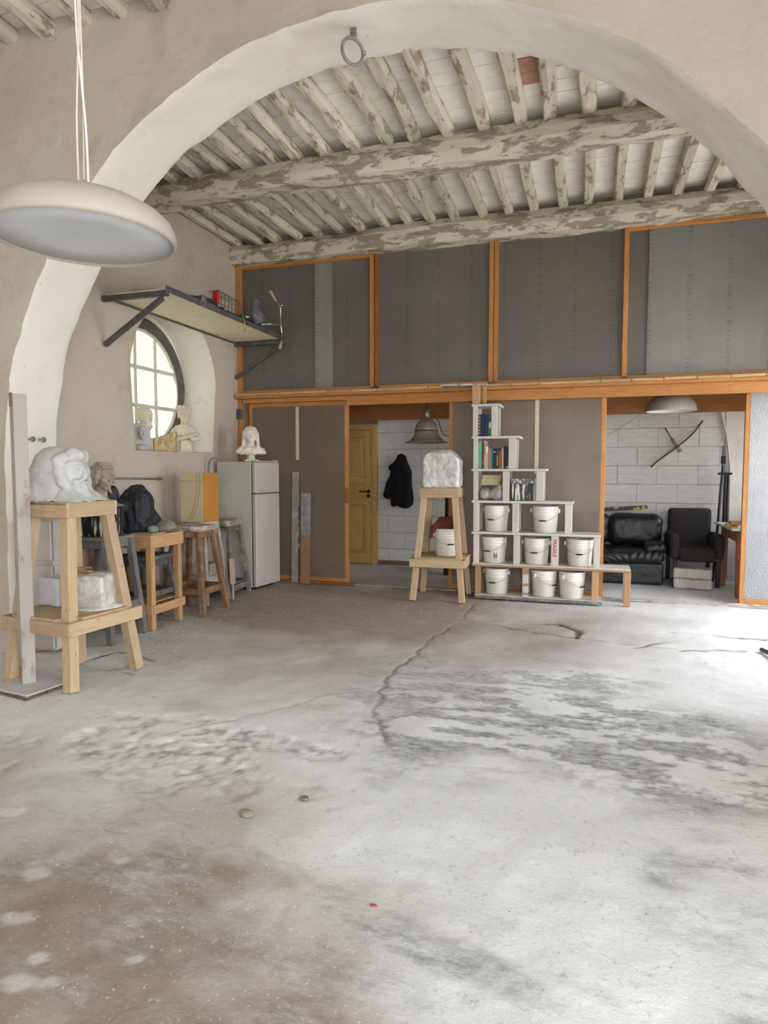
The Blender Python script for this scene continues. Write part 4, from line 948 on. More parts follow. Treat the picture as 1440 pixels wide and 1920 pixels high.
def dripmat(name, base, drip, cov=.5, sc=9.):
    m, nt, b = _nt(name); co, _ = _co(nt, (7, 7, .7)); b.inputs['Roughness'].default_value = .45
    n = _noise(nt, co, sc*.5, 7, .62, .4); co2, _ = _co(nt, (1, 1, 1))
    nt.links.new(_mix(nt, _ramp(nt, n, cov-.03, cov+.03), base, drip), b.inputs['Base Color']); _bump(nt, b, n, .5, .01); return m
M_DRIP = dripmat('black_dripped_paint', (.62, .59, .53), (.012, .012, .013), .44)
pb = thing('paint_bucket', 'white bucket covered in black paint drips on the grey stand', 'bucket', (-3.985, 4.59, .883))
mk('pail', lathe([(.145, 0), (.158, .02), (.172, .235), (.178, .24), (.178, .255), (.168, .255), (.160, .245), (.145, .015)], 36, True, False), M_DRIP, pb, True); mk('lid', lathe([(.0, .262), (.15, .262), (.176, .256), (.176, .262), (.15, .27), (0, .272)], 36, False, False), plain('dirty_lid', (.5, .48, .44), .6, c2=(.2, .2, .19), sc=7), pb, True)
CLAY.location = (-3.985, 4.60, 1.156+.52*.215)
M_BAG = plain('black_bin_bag', (.016, .016, .020), .5, bump=.9, bsc=9, dist=.04, spec=.4)
def f_sb(P): return smax(ell(P, (0, 0, .06), (.075, .075, .10))+.010*fbm(P, 11, 2, 4)-.010*np.abs(fbm(P, 14, 2, 5)), -P[:, 2], .005)
o = carve('plastic_bag', f_sb, (-.16, -.16, -.03), (.16, .16, .24), .01, M_BAG); tag(o, 'small black plastic bag tucked behind the clay head', 'bag'); o.location = (-4.02, 4.725, 1.156)
br_ = None
# ---- pine table
M_TP = M_TABLEPINE
tb = thing('pine_table', 'square honey pine work table with a low shelf', 'table', (-3.975, 5.095, 0))
for k in range(4): w = .56/4; bar('top_board', (-.28+w*(k+.5), -.245, .852), (-.28+w*(k+.5), .245, .852), w-.003, .02, M_TP, tb)
for s in (-1, 1):
    bar('apron', (-.28, s*.234, .795), (.28, s*.234, .795), .022, .10, M_TP, tb); bar('apron', (s*.269, -.223, .795), (s*.269, .223, .795), .022, .10, M_TP, tb)
    for s2 in (-1, 1): bar('leg', (s*.235, s2*.20, .006), (s*.235, s2*.20, .843), .055, .06, M_TP, tb, up=(1, 0, 0))
    bar('shelf_apron', (-.28, s*.242, .19), (.28, s*.242, .19), .022, .08, M_TP, tb); bar('shelf_apron', (s*.276, -.231, .19), (s*.276, .231, .19), .022, .08, M_TP, tb)
bar('shelf_board', (0, -.23, .234), (0, .23, .234), .40, .012, M_TP, tb)
tbz = .8625
def f_bag(P):
    d = smin(rbox(P, (0, 0, .16), (.135, .125, .17), .08), ell(P, (.0, .02, .30), (.10, .10, .13)), .08); d = smin(d, ell(P, (.09, .10, .09), (.10, .09, .11)), .06)
    return smax(d+.016*fbm(P*V3(1, 1, .55), 8, 3, 2)+.03*np.abs(fbm(P*V3(1, 1, .35), 11, 3, 9))-.02, -P[:, 2], .01)
o = carve('bin_bag', f_bag, (-.25, -.25, -.01), (.25, .3, .48), .0095, M_BAG, None, 1, .3); tag(o, 'tall crumpled black bin bag standing on the pine table', 'bag'); o.location = (-4.03, 5.08, tbz)
def stone(name, label, r, loc, m, seed, group=None):
    o = carve(name, lambda P: smax(ell(P, (0, 0, r[2]*.8), r)+.2*min(r)*fbm(P, 12 if max(r) > .04 else 40, 3, seed), -P[:, 2], min(.005, r[2]*.2)), (-r[0]*1.3, -r[1]*1.3, -.01), (r[0]*1.3, r[1]*1.3, r[2]*2.1), min(.007, min(r)*.3), m); o.location = loc; return tag(o, label, 'stone', group)
M_PEB = plain('olive_stone', (.20, .185, .14), .8, c2=(.26, .24, .18), sc=14, bump=.2); M_PEB2 = plain('green_stone', (.16, .18, .13), .8, c2=(.22, .24, .18), sc=14)
stone('rounded_stone', 'olive-grey rounded stone at the front of the pine table', (.10, .075, .062), (-3.80, 5.20, tbz), M_PEB, 4); stone('rounded_stone', 'small green stone between the bin bag and the olive stone', (.05, .06, .045), (-3.83, 5.06, tbz), M_PEB2, 6)
o = mk('thin_board', box((-.12, -.10, 0), (.12, .10, .012), .002), wood('thin_ply', (.42, .32, .2), (.5, .4, .26), False), loc=(-3.83, 4.985, tbz)); tag(o, 'thin plywood offcut lying on the front of the pine table', 'board')
# ---- dark low stool standing on the table's shelf
def stool(name, label, loc, rz, m, top, foot, zt, th=.035, leg=.04, rail=(.12, .045), rnd=False, mt=None, rails=True, group=None):
    t = thing(name, label, 'stool', loc, rz, group); mt = mt or m
    n = 26; V = []; 
    for z, e in ((zt-th, .985), (zt-th*.7, 1.0), (zt-th*.15, 1.0), (zt, .98)):
        for i in range(n):
            a = 2*math.pi*i/n; c, s = math.cos(a), math.sin(a); k = 1 if rnd else min(1/max(abs(c), abs(s)), 1.30)
            j = 1+.02*math.sin(3*a+zt*40)+.014*math.sin(7*a+loc[0]*9); V.append((top*e*k*c*j, top*e*k*s*j, z))
    F = [(r*n+i, r*n+(i+1) % n, (r+1)*n+(i+1) % n, (r+1)*n+i) for r in range(3) for i in range(n)]+[tuple(range(n-1, -1, -1)), tuple(3*n+i for i in range(n))]
    mk('seat', (V, F), mt, t)
    li = top*(.62 if rnd else .78)
    for s in (-1, 1):
        for s2 in (-1, 1): bar('leg', (s*foot, s2*foot, .004), (s*li, s2*li, zt-th), leg, leg, m, t, up=(1, 0, 0))
        bar('apron', (-li, s*li, zt-th-.035), (li, s*li, zt-th-.035), .02, .06, m, t); bar('apron', (s*li, -li, zt-th-.035), (s*li, li, zt-th-.035), .02, .06, m, t)
        if rails:
            f = foot+(li-foot)*rail[0]/zt
            bar('rail', (-f, s*f, rail[0]), (f, s*f, rail[0]), .022, rail[1], m, t); bar('rail', (s*f, -f, rail[0]), (s*f, f, rail[0]), .022, rail[1], m, t)
    return t
M_SLATE = wood('slate_painted_wood', (.07, .068, .064), (.10, .098, .093), False, .7, .1, dirt=(.22, .21, .20))
stool('low_stool', 'low slate-grey stool standing on the shelf of the pine table', (-3.955, 5.10, .241), 0, M_SLATE, .19, .185, .42, rail=(.07, .05))
M_BROWN = wood('brown_stained_wood', (.16, .075, .035), (.26, .135, .07), False, .75, .25, dirt=(.36, .29, .23))
M_CRUST = wood('plaster_crusted_wood', (.24, .17, .12), (.38, .30, .24), False, .9, .6, paint=(.55, .49, .42), pcov=.5, psc=8)
st1 = stool('work_stool', 'brown splay-legged stool with a plaster-crusted top in front of the cabinet', (-3.83, 5.705, 0), math.radians(2), M_BROWN, .165, .235, .885, .05, .05, (.24, .07), mt=M_CRUST)
M_PALEW = wood('pale_dusty_wood', (.30, .25, .20), (.40, .34, .28), False, .85, .3, dirt=(.5, .45, .4))
st2 = stool('work_stool', 'pale dusty stool with a round top under the orange cabinet', (-4.02, 6.14, 0), math.radians(-4), M_PALEW, .185, .20, .892, .075, .045, (.26, .06), rnd=True, mt=plain('chalky_round_top', (.50, .45, .40), .9, c2=(.40, .35, .30), sc=9, bump=.4))
bar('shelf_board', (-.19, 0, .30), (.19, 0, .30), .37, .018, M_PALEW, st2)
M_DARKW = wood('grimy_dark_wood', (.11, .095, .08), (.17, .15, .13), False, .85, .3, dirt=(.40, .36, .31))
st3 = stool('work_stool', 'grimy dark stool with a thick pale top against the fridge side', (-4.05, 6.62, 0), math.radians(3), M_DARKW, .165, .215, .872, .065, .045, (.10, .07), mt=M_CRUST)
bar('shelf_board', (-.2, 0, .15), (.2, 0, .15), .38, .02, M_DARKW, st3)
# crate on the round stool's shelf, offcut, panels on the wall
cr = thing('wooden_crate', 'small dusty wooden crate on the shelf of the round-topped stool', 'crate', (-4.0, 6.13, .311), .03)
for s in (-1, 1): bar('crate_side', (-.15, s*.105, .065), (.15, s*.105, .065), .012, .13, M_PALEW, cr); bar('crate_end', (s*.144, -.10, .065), (s*.144, .10, .065), .012, .13, M_PALEW, cr)
mk('crate_bottom', box((-.138, -.099, .0), (.138, .099, .01)), M_PALEW, cr)
oc = thing('wood_offcut', 'reddish wood offcut propped against the stools', 'board', (-3.745, 6.31, 0)); bar('offcut', (0, 0, .18), (-.03, .03, .46), .012, .10, wood('reddish_offcut', (.38, .25, .18), (.46, .32, .24), False), oc, up=(0, 1, 0)); bar('offcut_foot', (.0, 0, .008), (0, 0, .182), .012, .03, M_PALEW, oc, up=(0, 1, 0))
for k, (y, w, h, m, lb) in enumerate(((5.62, .20, .78, wood('brown_panel', (.20, .10, .05), (.27, .145, .08), False), 'brown wood panel leaning on the wall behind the stools'), (5.98, .17, .86, plain('white_card', (.60, .57, .55), .7), 'white card panel leaning on the wall behind the brown stool'), (5.35, .22, .6, wood('rust_panel', (.24, .10, .045), (.3, .14, .07), False), 'rusty brown board leaning on the wall behind the pine table'))):
    p = thing('plywood_sheet', lb, 'panel', (-4.285, y, 0)); bar('sheet', (0, 0, .004), (-.06, 0, h), .012, w, m, p, up=(0, 1, 0))
# ---- orange and cream cabinet
M_CREAM = plain('cream_laminate', (.52, .43, .26), .5, c2=(.48, .395, .235), sc=3); M_ORANGE = wood('orange_laminate', (.46, .185, .035), (.52, .225, .05), False, .45, .02, var=.02)
kc = thing('wall_cabinet', 'small cream and orange kitchen cabinet standing on the stools', 'cabinet', (-4.0, 6.085, .893), math.radians(1.5))
mk('body', box((-.135, -.14, 0), (.128, .14, .52), .002), M_CREAM, kc); mk('side_panel', box((.128, -.143, .0), (.142, .143, .43), .002), M_ORANGE, kc); mk('side_panel', box((.128, -.143, .436), (.142, .143, .52), .002), M_ORANGE, kc)
kfp = mk('front_panel', box((-.137, -.152, 0), (.128, -.14, .428), .002), M_CREAM, kc); mk('front_panel', box((-.137, -.152, .438), (.128, -.14, .52), .002), M_CREAM, kc)
M_GOLD = plain('brown_inlay', (.22, .13, .04), .5)
for dx in (0, .035): mk('inlay_line', tube([(.06+dx-.0, -.1525, .515), (.06+dx, -.1525, .45)]+[( .06+dx-.16*(1-math.cos(t)), -.1525, .45-.44*math.sin(t)*1.0) for t in np.linspace(.1, 1.35, 10)], .0022, 5), M_GOLD, kfp)
# ---- fridge
M_FR = plain('old_fridge_enamel', (.52, .52, .46), .42, c2=(.46, .455, .395), sc=3, c3=(.40, .36, .30), sc3=30, lo3=.68, hi3=.74); M_FRD = plain('fridge_door_enamel', (.48, .43, .38), .45, c2=(.44, .39, .345), sc=3)
fr = thing('fridge', 'old two-door fridge with grubby enamel in the corner', 'fridge', (-4.05, 7.18, 0), math.radians(-7))
mk('body', box((-.26, -.245, .03), (.245, .245, 1.54), .008), M_FR, fr); mk('door_gasket', box((.245, -.235, .05), (.262, .235, 1.52)), plain('dark_gasket', (.03, .028, .025), .7), fr)
frd = mk('door', box((.262, -.25, .04), (.318, .25, 1.155), .010), M_FRD, fr); mk('door', box((.262, -.25, 1.165), (.318, .25, 1.535), .010), M_FRD, fr)
mk('top_cap', box((.25, -.24, 1.538), (.315, .24, 1.552), .004), M_FRD, fr)
for y in (-.2, .2): mk('hinge_cover', box((.258, y-.03, 1.552), (.312, y+.03, 1.562), .003), plain('yellow_plastic', (.6, .55, .45), .5) if y < 0 else bpy.data.materials['yellow_plastic'], fr)
mk('handle_recess', box((.300, .246, .99), (.316, .256, 1.14), .002), M_BLACK, frd); mk('foot', box((-.24, -.23, .0), (.23, .23, .03)), M_BLACK, fr)
cl = tag(mk('cable_loop', tube(bez([(-4.36, 6.80, .95), (-4.34, 6.79, 1.35), (-4.32, 6.80, 1.55), (-4.27, 6.83, 1.585), (-4.24, 6.86, 1.56)], 8), .012, 8), plain('grey_cable', (.2, .19, .18), .6), smooth=True), 'grey cable looping up behind the fridge', 'cable')
for k, (x, y, z, w, m, lb) in enumerate(((-3.56, 7.50, 1.42, .09, wood('grey_weathered_plank', (.22, .19, .155), (.3, .265, .22), False, dirt=(.4, .38, .35)), 'tall weathered grey plank between the fridge and the film door'), (-3.40, 7.47, 1.16, .13, wood('brown_ply_plank', (.22, .125, .06), (.3, .18, .1), False), 'shorter brown plank leaning on the film door beside the fridge'))):
    p = thing('leaning_plank', lb, 'plank', (x, y, 0)); bar('plank', (0, 0, .006), (0, .055, z), .016, w, m, p, up=(1, 0, 0))
    if k: bar('glass_strip', (0, -.012+.03, .62), (0, -.012+.052, 1.15), .004, w*.98, plain('dull_glass', (.2, .2, .19), .2, c2=(.3, .3, .29), sc=12), p, up=(1, 0, 0))
# ================================================================== stepped shelves
SY0, SY1 = 7.20, 7.53
M_SHW = wood('whitewashed_shelf_wood', (.46, .37, .30), (.54, .45, .37), False, .8, .2, paint=(.60, .55, .50), pcov=.78, psc=5, pw=.12, var=.08)
M_SHB = wood('bare_shelf_wood', (.40, .225, .115), (.50, .30, .165), True, .7, .15)
ss = thing('stepped_shelves', 'staircase-shaped whitewashed shelves holding books and buckets', 'shelf', (-.4, 7.36, 0))
ss_x, ss_y = -.4, 7.36
def sx(x): return x-ss_x
y0, y1 = SY0-ss_y, SY1-ss_y
def board(x0, x1, z, th=.026, m=M_SHW, n='shelf_board', ya=y0, yb=y1):
    """top surface at z"""
    return bar(n, (sx(x0), (ya+yb)/2, z-th/2), (sx(x1), (ya+yb)/2, z-th/2), yb-ya, th, m, ss)
def upright(x0, x1, z0, z1, m=M_SHW):
    for ya in (y0+.012, y1-.06): bar('upright', (sx((x0+x1)/2), ya+.02, z0), (sx((x0+x1)/2), ya+.02, z1), .035, x1-x0, m, ss, up=(1, 0, 0))
LV = [.045, .405, .757, 1.105, 1.456, 1.814, 2.167]; TH = .026
RX = [.15, .43, .128, -.158, -.44, -.726, -.945]
board(-1.205, .15, LV[0], .035, plain('dark_base_board', (.13, .12, .115), .8, c2=(.3, .28, .26), sc=9)); board(-1.205, .146, LV[0]+.006, .006, M_SHW, 'base_liner')
board(-1.235, .43, LV[1], .014, M_SHW); board(-1.235, .43, LV[1]-.014, .022, M_SHB, 'board_core')
for i in range(2, 7): board(-1.24-.003*i, RX[i], LV[i])
U = [[(-1.204, -1.144, M_SHB), (-.681, -.618, M_SHW), (.045, .113, M_SHB)], [(-1.226, -1.165, M_SHW), (-.784, -.715, M_SHW), (-.381, -.305, M_SHW), (.057, .121, M_SHW)], [(-1.229, -1.165, M_SHW), (-.80, -.728, M_SHW), (-.243, -.172, M_SHW)],
     [(-1.232, -1.182, M_SHW), (-.909, -.838, M_SHW), (-.549, -.47, M_SHW)], [(-1.235, -1.186, M_SHW), (-.849, -.77, M_SHW)], [(-1.244, -1.191, M_SHW), (-1.039, -.975, M_SHW)]]
for lv, row in enumerate(U):
    for a, b, m in row: upright(a, b, LV[lv]+(.006 if lv == 0 else 0), LV[lv+1]-(.036 if lv == 0 else TH), m)
for ya in (y0+.012, y1-.06): bar('upright', (sx(.402), ya+.02, .008), (sx(.402), ya+.02, LV[1]-.036), .035, .066, M_SHB, ss, up=(1, 0, 0))
for a, b, yy in ((-1.253, -1.166, y0+.035), (-1.153, -1.108, y0+.10)): bar('upright', (sx((a+b)/2), yy, LV[6]), (sx((a+b)/2), yy, 2.372), .04, b-a, M_SHB, ss, up=(1, 0, 0))
for z0, z1 in ((.075, .10), (.17, .20), (.30, .36)): mk('tape_patch', box((sx(-.684), y0+.0105, z0), (sx(-.615), y0+.0118, z1)), plain('brown_tape', (.36, .21, .1), .5) if z0 == .075 else bpy.data.materials['brown_tape'], ss)
lb = thing('loose_board', 'white weathered board lying across the top of the stepped shelves', 'board', (-1.355, 7.26, 2.372)); bar('board', (-.26, 0, .012), (.26, 0, .010), .16, .022, M_CRUST, lb)
# red lettering on the uprights
def text_mesh(name, s, size, m, parent, loc, rot):
    cu = bpy.data.curves.new(name, 'FONT'); cu.body = s; cu.size = size; cu.align_x = 'CENTER'; cu.align_y = 'CENTER'; cu.extrude = .0004; cu.offset = size*.02
    t = bpy.data.objects.new(name, cu); COL.objects.link(t); dg = bpy.context.evaluated_depsgraph_get(); me = bpy.data.meshes.new_from_object(t.evaluated_get(dg))
    bpy.data.objects.remove(t); me.materials.clear(); o = link(name, me, m, parent); o.location = loc; o.rotation_euler = rot; return o
M_RED = plain('red_print', (.50, .02, .02), .6); M_REDF = plain('faded_red_print', (.45, .22, .19), .7, c2=(.62, .56, .52), sc=60, lo=.45, hi=.52)
ups = [c for c in bpy.data.objects if c.parent == ss and c.name.startswith('upright')]
def nearest_upright(x, z): return min(ups, key=lambda c: (c.matrix_basis.translation-Vector((sx(x), y0+.03, z))).length)
w1_ = text_mesh('printed_word', 'FRAGILE', .052, M_RED, ss, (sx(-.343), y0+.0135, .60), (math.pi/2, math.pi/2, 0))
w2_ = text_mesh('printed_word', 'FRAGILE', .052, M_REDF, ss, (sx(-.764), y0+.0135, .95), (math.pi/2, -math.pi/2, 0))
under(w1_, nearest_upright(-.343, .58)); under(w2_, nearest_upright(-.764, .93))
# ---- buckets
M_PAIL = plain('white_pail_plastic', (.76, .72, .66), .38, c2=(.70, .655, .595), sc=4, c3=(.60, .55, .48), sc3=18, lo3=.66, hi3=.74); M_WIRE = plain('bail_wire', (.36, .33, .29), .35, .8)
def bucket_proto():
    t = thing('bucket', '', 'bucket'); H = .288
    pr = [(.112, 0), (.120, .004), (.134, .195), (.1365, .198), (.1365, .206), (.134, .209), (.1355, .222), (.139, .225), (.139, .233), (.136, .236), (.1375, .252), (.1405, .255), (.1405, .263), (.137, .266), (.1385, .280), (.1435, .283), (.1435, .290), (.135, .290), (.131, .24), (.112, .012)]
    mk('pail', lathe(pr, 40, True, False), M_PAIL, t, True)
    mk('pail_floor', lathe([(.0, .012), (.113, .012), (.113, .016), (0, .016)], 30, False, False), M_PAIL, t)
    for s in (-1, 1): mk('ear', box((s*.150-.014, -.016, .215), (s*.150+.006, .016, .262), .004), M_PAIL, t)
    hp_ = [(-.152, 0, .238)]+[(.152*math.sin(a), -.147*math.cos(a)*.985, .238-.105*math.cos(a)) for a in np.linspace(-1.25, 1.25, 15)]+[(.152, 0, .238)]
    w = mk('bail', tube(hp_, .0022, 5), M_WIRE, t, True)
    mk('grip', tube([(-.036, -.1465, .1345), (.036, -.1465, .1345)], .0075, 8), M_BLACK, w, True)
    return t
def dup(root, loc, rz, label, group=None):
    r = root.copy(); COL.objects.link(r); r.location = loc; r.rotation_euler = (0, 0, rz); r['label'] = label
    if group: r['group'] = group
    for ch in [c for c in bpy.data.objects if c.parent == root]:
        c = ch.copy(); COL.objects.link(c); c.parent = r
        for g_ in [q for q in bpy.data.objects if q.parent == ch]:
            e_ = g_.copy(); COL.objects.link(e_); e_.parent = c
    return r
B0 = bucket_proto(); BY = 7.36
BK = [(-.98, BY, LV[0]+.008, -.22, 'white bucket alone in the left bay of the lowest shelf'), (-.46, BY, LV[0]+.008, .95, 'white bucket in the middle of the lowest shelf, left of its twin'), (-.163, BY-.02, LV[0]+.008, .95, 'white bucket at the right end of the lowest shelf'),
      (-1.012, BY, LV[1]+.001, -.45, 'white bucket with a black scribble in the second row from the floor'), (-.545, BY, LV[1]+.001, -.1, 'white bucket between the bare upright and the upright marked FRAGILE in red'), (-.085, BY, LV[1]+.001, .0, 'white bucket at the right end of the second row from the floor'),
      (-.994, BY, LV[2]+.001, -.3, 'white bucket left of the faded red lettering in the third row'), (-.455, BY, LV[2]+.001, -.12, 'white bucket right of the faded red lettering in the third row')]
bks = []
for k, (x, y, z, r, l) in enumerate(BK):
    if k == 0: B0.location = (x, y, z); B0.rotation_euler = (0, 0, r); B0['label'] = l; B0['group'] = 'white buckets on the stepped shelves'; bks.append(B0)
    else: bks.append(dup(B0, (x, y, z), r, l, 'white buckets on the stepped shelves'))
def on_pail(a, z): r = .120+.014*z/.195+.0012; return (r*math.sin(a), -r*math.cos(a), z)
M_INK = plain('black_ink', (.02, .02, .02), .6)
for st_ in ([(.55, .05), (.52, .09), (.60, .12), (.62, .07)], [(.64, .05), (.66, .11), (.72, .06), (.76, .10)], [(.78, .05), (.80, .12), (.86, .06)], [(.58, .04), (.8, .035)]):
    mk('scribble', tube([on_pail(a+.0, z) for a, z in st_], .0022, 4), M_INK, bks[3])
B9 = dup(B0, (S2[0]+.055, S2[1]-.03, .488), .55, 'white lidded bucket under the red cloth on the middle stand')
if 'group' in B9: del B9['group']
mk('lid', lathe([(0, .296), (.12, .296), (.145, .288), (.147, .292), (.145, .300), (.12, .306), (0, .306)], 36, False, False), M_PAIL, B9, True)
def f_cloth(P):
    d = np.full(len(P), 9.)
    for k in range(4): d = smin(d, rbox(P, (.0+.01*k, .005*k, .02+.027*k), (.13-.006*k, .12, .017), .012)+.004*fbm(P, 12, 2, k), .006)
    return smin(d, cap(P, (-.12, -.10, .02), (-.145, -.13, -.09), .03, .022)+.008*fbm(P, 25, 2, 8), .02)
o = carve('red_cloth', f_cloth, (-.2, -.2, -.13), (.18, .17, .14), .0075, plain('rust_red_cloth', (.125, .024, .015), .95, c2=(.09, .016, .01), sc=9, bump=.4), None, 1, .1); tag(o, 'folded rust-red cloth draped on the lidded bucket', 'cloth'); o.location = (S2[0]+.05, S2[1]-.03, .488+.308)
# ---- books
def book(x0, x1, zb, h, col, label, band=None, tilt=0.0, dep=.17, col2=None):
    t = thing('book', label, 'book', ((x0+x1)/2, SY0+.045, zb+.0015), 0, 'books on the stepped shelves'); w = (x1-x0)*.94; hw = w/2
    k = '%.2f_%.2f_%.2f' % col; m = bpy.data.materials.get('cloth_cover_'+k) or plain('cloth_cover_'+k, col, .6)
    cv_ = mk('cover', join(box((-hw, 0, 0), (-hw+.003, dep, h)), box((hw-.003, 0, 0), (hw, dep, h)), box((-hw+.003, 0, 0), (hw-.003, .004, h))), m, t)
    mk('page_block', box((-hw+.003, .004, .003), (hw-.003, dep-.004, h-.003)), bpy.data.materials.get('paper') or plain('paper', (.62, .55, .43), .9), t)
    if band:
        for z0, z1, c in band: mk('spine_label', box((-hw*.8, -.0008, h*z0), (hw*.8, .0001, h*z1)), bpy.data.materials.get('label_%.2f_%.2f' % c[:2]) or plain('label_%.2f_%.2f' % c[:2], c, .6), cv_)
    if tilt: t.rotation_euler = (0, tilt, 0)
    return t
bx5 = [-1.182, -1.147, -1.120, -1.103, -1.075, -1.060, -1.044, -1.022, -.990, -.957, -.920, -.9075, -.881, -.853]
z5 = LV[4]
W_ = (.7, .66, .58); G_ = (.55, .45, .15)
book(bx5[0], bx5[1], z5, .300, (.10, .38, .22), 'tall mint green book at the left end of the second shelf from the top')
book(bx5[1], bx5[2], z5, .292, (.10, .03, .025), 'dark maroon book beside the mint green one', [(.2, .35, (.3, .03, .03))])
book(bx5[2], bx5[3], z5, .310, (.48, .40, .29), 'tall thin beige book with a worn spine', [(.5, .9, (.3, .2, .14))])
book(bx5[3], bx5[4], z5, .245, (.60, .52, .40), 'cream book with a white and tan spine', [(.75, .98, W_), (.05, .7, (.45, .33, .2))])
book(bx5[4], bx5[5], z5, .242, (.42, .08, .04), 'thin red book left of the teal one')
book(bx5[5], bx5[6], z5, .222, (.16, .28, .30), 'thin teal book on the second shelf from the top')
book(bx5[6], bx5[7], z5, .225, (.07, .13, .15), 'thin blue-grey book right of the teal one')
book(bx5[7], bx5[8], z5, .225, (.012, .012, .012), 'black book with a small white mark, right of the blue-grey one', [(.80, .84, W_)])
book(bx5[8], bx5[9], z5, .224, (.02, .035, .025), 'dark green-black book with gold lettering on its spine', [(.15, .65, (.16, .16, .08))])
book(bx5[9], bx5[10], z5, .200, (.33, .06, .03), 'short brick red book, lowest of its row')
book(bx5[10], bx5[11], z5, .224, (.60, .53, .44), 'slim white book right of the brick red one')
book(bx5[11], bx5[12], z5, .243, (.012, .011, .014), 'black book second from the right end of its row')
book(bx5[12], bx5[13], z5, .245, (.018, .016, .022), 'black book at the right end of its row', [(.05, .1, W_)])
z6 = LV[5]
book(-1.187, -1.160, z6, .238, (.05, .02, .03), 'patterned dark maroon book on the top shelf', [(.1+.15*k, .17+.15*k, (.35, .28, .3)) for k in range(6)])
book(-1.158, -1.116, z6, .250, (.012, .022, .07), 'thick navy blue book on the top shelf'); book(-1.115, -1.075, z6, .244, (.016, .03, .085), 'second navy blue book on the top shelf, touching the green one')
book(-1.074, -1.044, z6, .165, (.03, .26, .05), 'short green book with white lettering on the top shelf', [(.55, .9, W_)])
# ---- plastic bag with folded cloth, dripped box
def f_pb(P):
    d = smin(ell(P, (-.07, 0, .065), (.075, .11, .075)), ell(P, (.07, -.01, .07), (.07, .11, .085)), .05); d = smin(d, cap(P, (.08, -.08, .05), (.10, -.09, .15), .045, .02), .03)
    return smax(d+.010*fbm(P, 16, 2, 3)-.008*np.abs(fbm(P, 22, 2, 5)), -P[:, 2], .004)
o = carve('plastic_bag', f_pb, (-.18, -.17, -.01), (.18, .15, .20), .0075, film('clear_bag', (.60, .58, .55), .85, .25, .3)); tag(o, 'crumpled clear plastic bag under the folded beige cloth on the shelves', 'bag'); o.location = (-1.045, 7.34, LV[3]+.001)
def f_fc(P):
    d = np.full(len(P), 9.)
    for k in range(5): d = smin(d, rbox(P, (.004*k, 0, .014+.023*k), (.105-.004*(k % 2), .10, .0125), .010)+.003*fbm(P, 12, 2, k), .004)
    return d
o = carve('folded_cloth', f_fc, (-.14, -.13, -.02), (.15, .13, .15), .0065, plain('beige_canvas', (.42, .33, .20), .9, c2=(.34, .26, .15), sc=9, bump=.4), None, 1, .08); tag(o, 'folded beige canvas cloth on top of the clear plastic bag', 'cloth'); o.location = (-1.06, 7.35, LV[3]+.165)
db = thing('paint_box', 'square tin splashed with black and white paint drips on the shelves', 'tin', (-.695, 7.36, LV[3]+.001))
mk('tin_body', box((-.125, -.11, 0), (.125, .11, .185), .006), dripmat('splashed_paint', (.02, .022, .022), (.60, .57, .52), .55, 11), db); mk('tin_lid', box((-.13, -.115, .186), (.13, .115, .242), .008), plain('caked_lid', (.16, .14, .12), .8, c2=(.5, .46, .4), sc=25, lo=.5, hi=.56, bump=.6), db)

# ================================================================== back room
M_LEATH = plain('black_leather', (.012, .012, .014), .36, bump=.5, bsc=16, dist=.02, spec=.5)
so = thing('leather_sofa', 'puffy black leather sofa against the white block wall', 'sofa', (.30, 8.98, 0))
def pad(name, c, h, r, parent, m, seed, amp=.012, pl=0.0, st=.016):
    def f(P):
        d = rbox(P, c, h, r)+amp*fbm(P, 5, 3, seed)
        if pl: d = d+pl*np.sin(70*P[:, 0]+14*vnoise(P, 4, seed))*np.clip((-P[:, 1]+c[1]-h[1]*.2)*6, 0, 1)
        return d
    return carve(name, f, [c[i]-h[i]-.06 for i in range(3)], [c[i]+h[i]+.06 for i in range(3)], st, m, parent)
pad('base', (0, .0, .15), (.60, .32, .14), .03, so, M_LEATH, 1, .004); pad('seat_cushion', (-.02, -.06, .36), (.62, .34, .085), .08, so, M_LEATH, 2, .008, .006, .012)
pad('back_cushion', (-.35, .24, .66), (.33, .15, .21), .12, so, M_LEATH, 3); pad('back_cushion', (.28, .24, .66), (.34, .15, .21), .12, so, M_LEATH, 5); pad('armrest', (.50, -.04, .47), (.13, .30, .065), .06, so, M_LEATH, 7, .008, .005, .012)
lv_ = thing('spirit_level', 'black and yellow level lying on the sofa back', 'level', (.40, 9.24, .915), .06)
bar('level_body', (-.34, 0, -.015), (.34, 0, .035), .03, .05, plain('yellow_level', (.45, .34, .02), .5, c2=(.02, .02, .02), sc=3, lo=.5, hi=.52), lv_)
M_CHAIR = plain('charcoal_fabric', (.032, .027, .026), .9, bump=.2, bsc=80)
ac = thing('armchair', 'charcoal fabric armchair on slim legs beside the sofa', 'armchair', (1.265, 9.03, 0), math.radians(2))
pad('seat', (0, -.06, .40), (.215, .29, .09), .05, ac, M_CHAIR, 11, .004); pad('backrest', (0, .27, .66), (.255, .07, .285), .045, ac, M_CHAIR, 12, .003)
for s in (-1, 1):
    pad('armrest', (s*.255, -.08, .50), (.055, .27, .155), .05, ac, M_CHAIR, 13, .003)
    for y in (-.30, .28): bar('leg', (s*.24, y, .005), (s*.24, y, .33), .045, .045, plain('dark_leg', (.02, .015, .012), .5) if (s < 0 and y < 0) else bpy.data.materials['dark_leg'], ac, up=(1, 0, 0))
M_WB = plain('aerated_block', (.62, .59, .55), .9, c2=(.54, .51, .47), sc=9, bump=.4, c3=(.12, .11, .10), sc3=5, lo3=.68, hi3=.72)
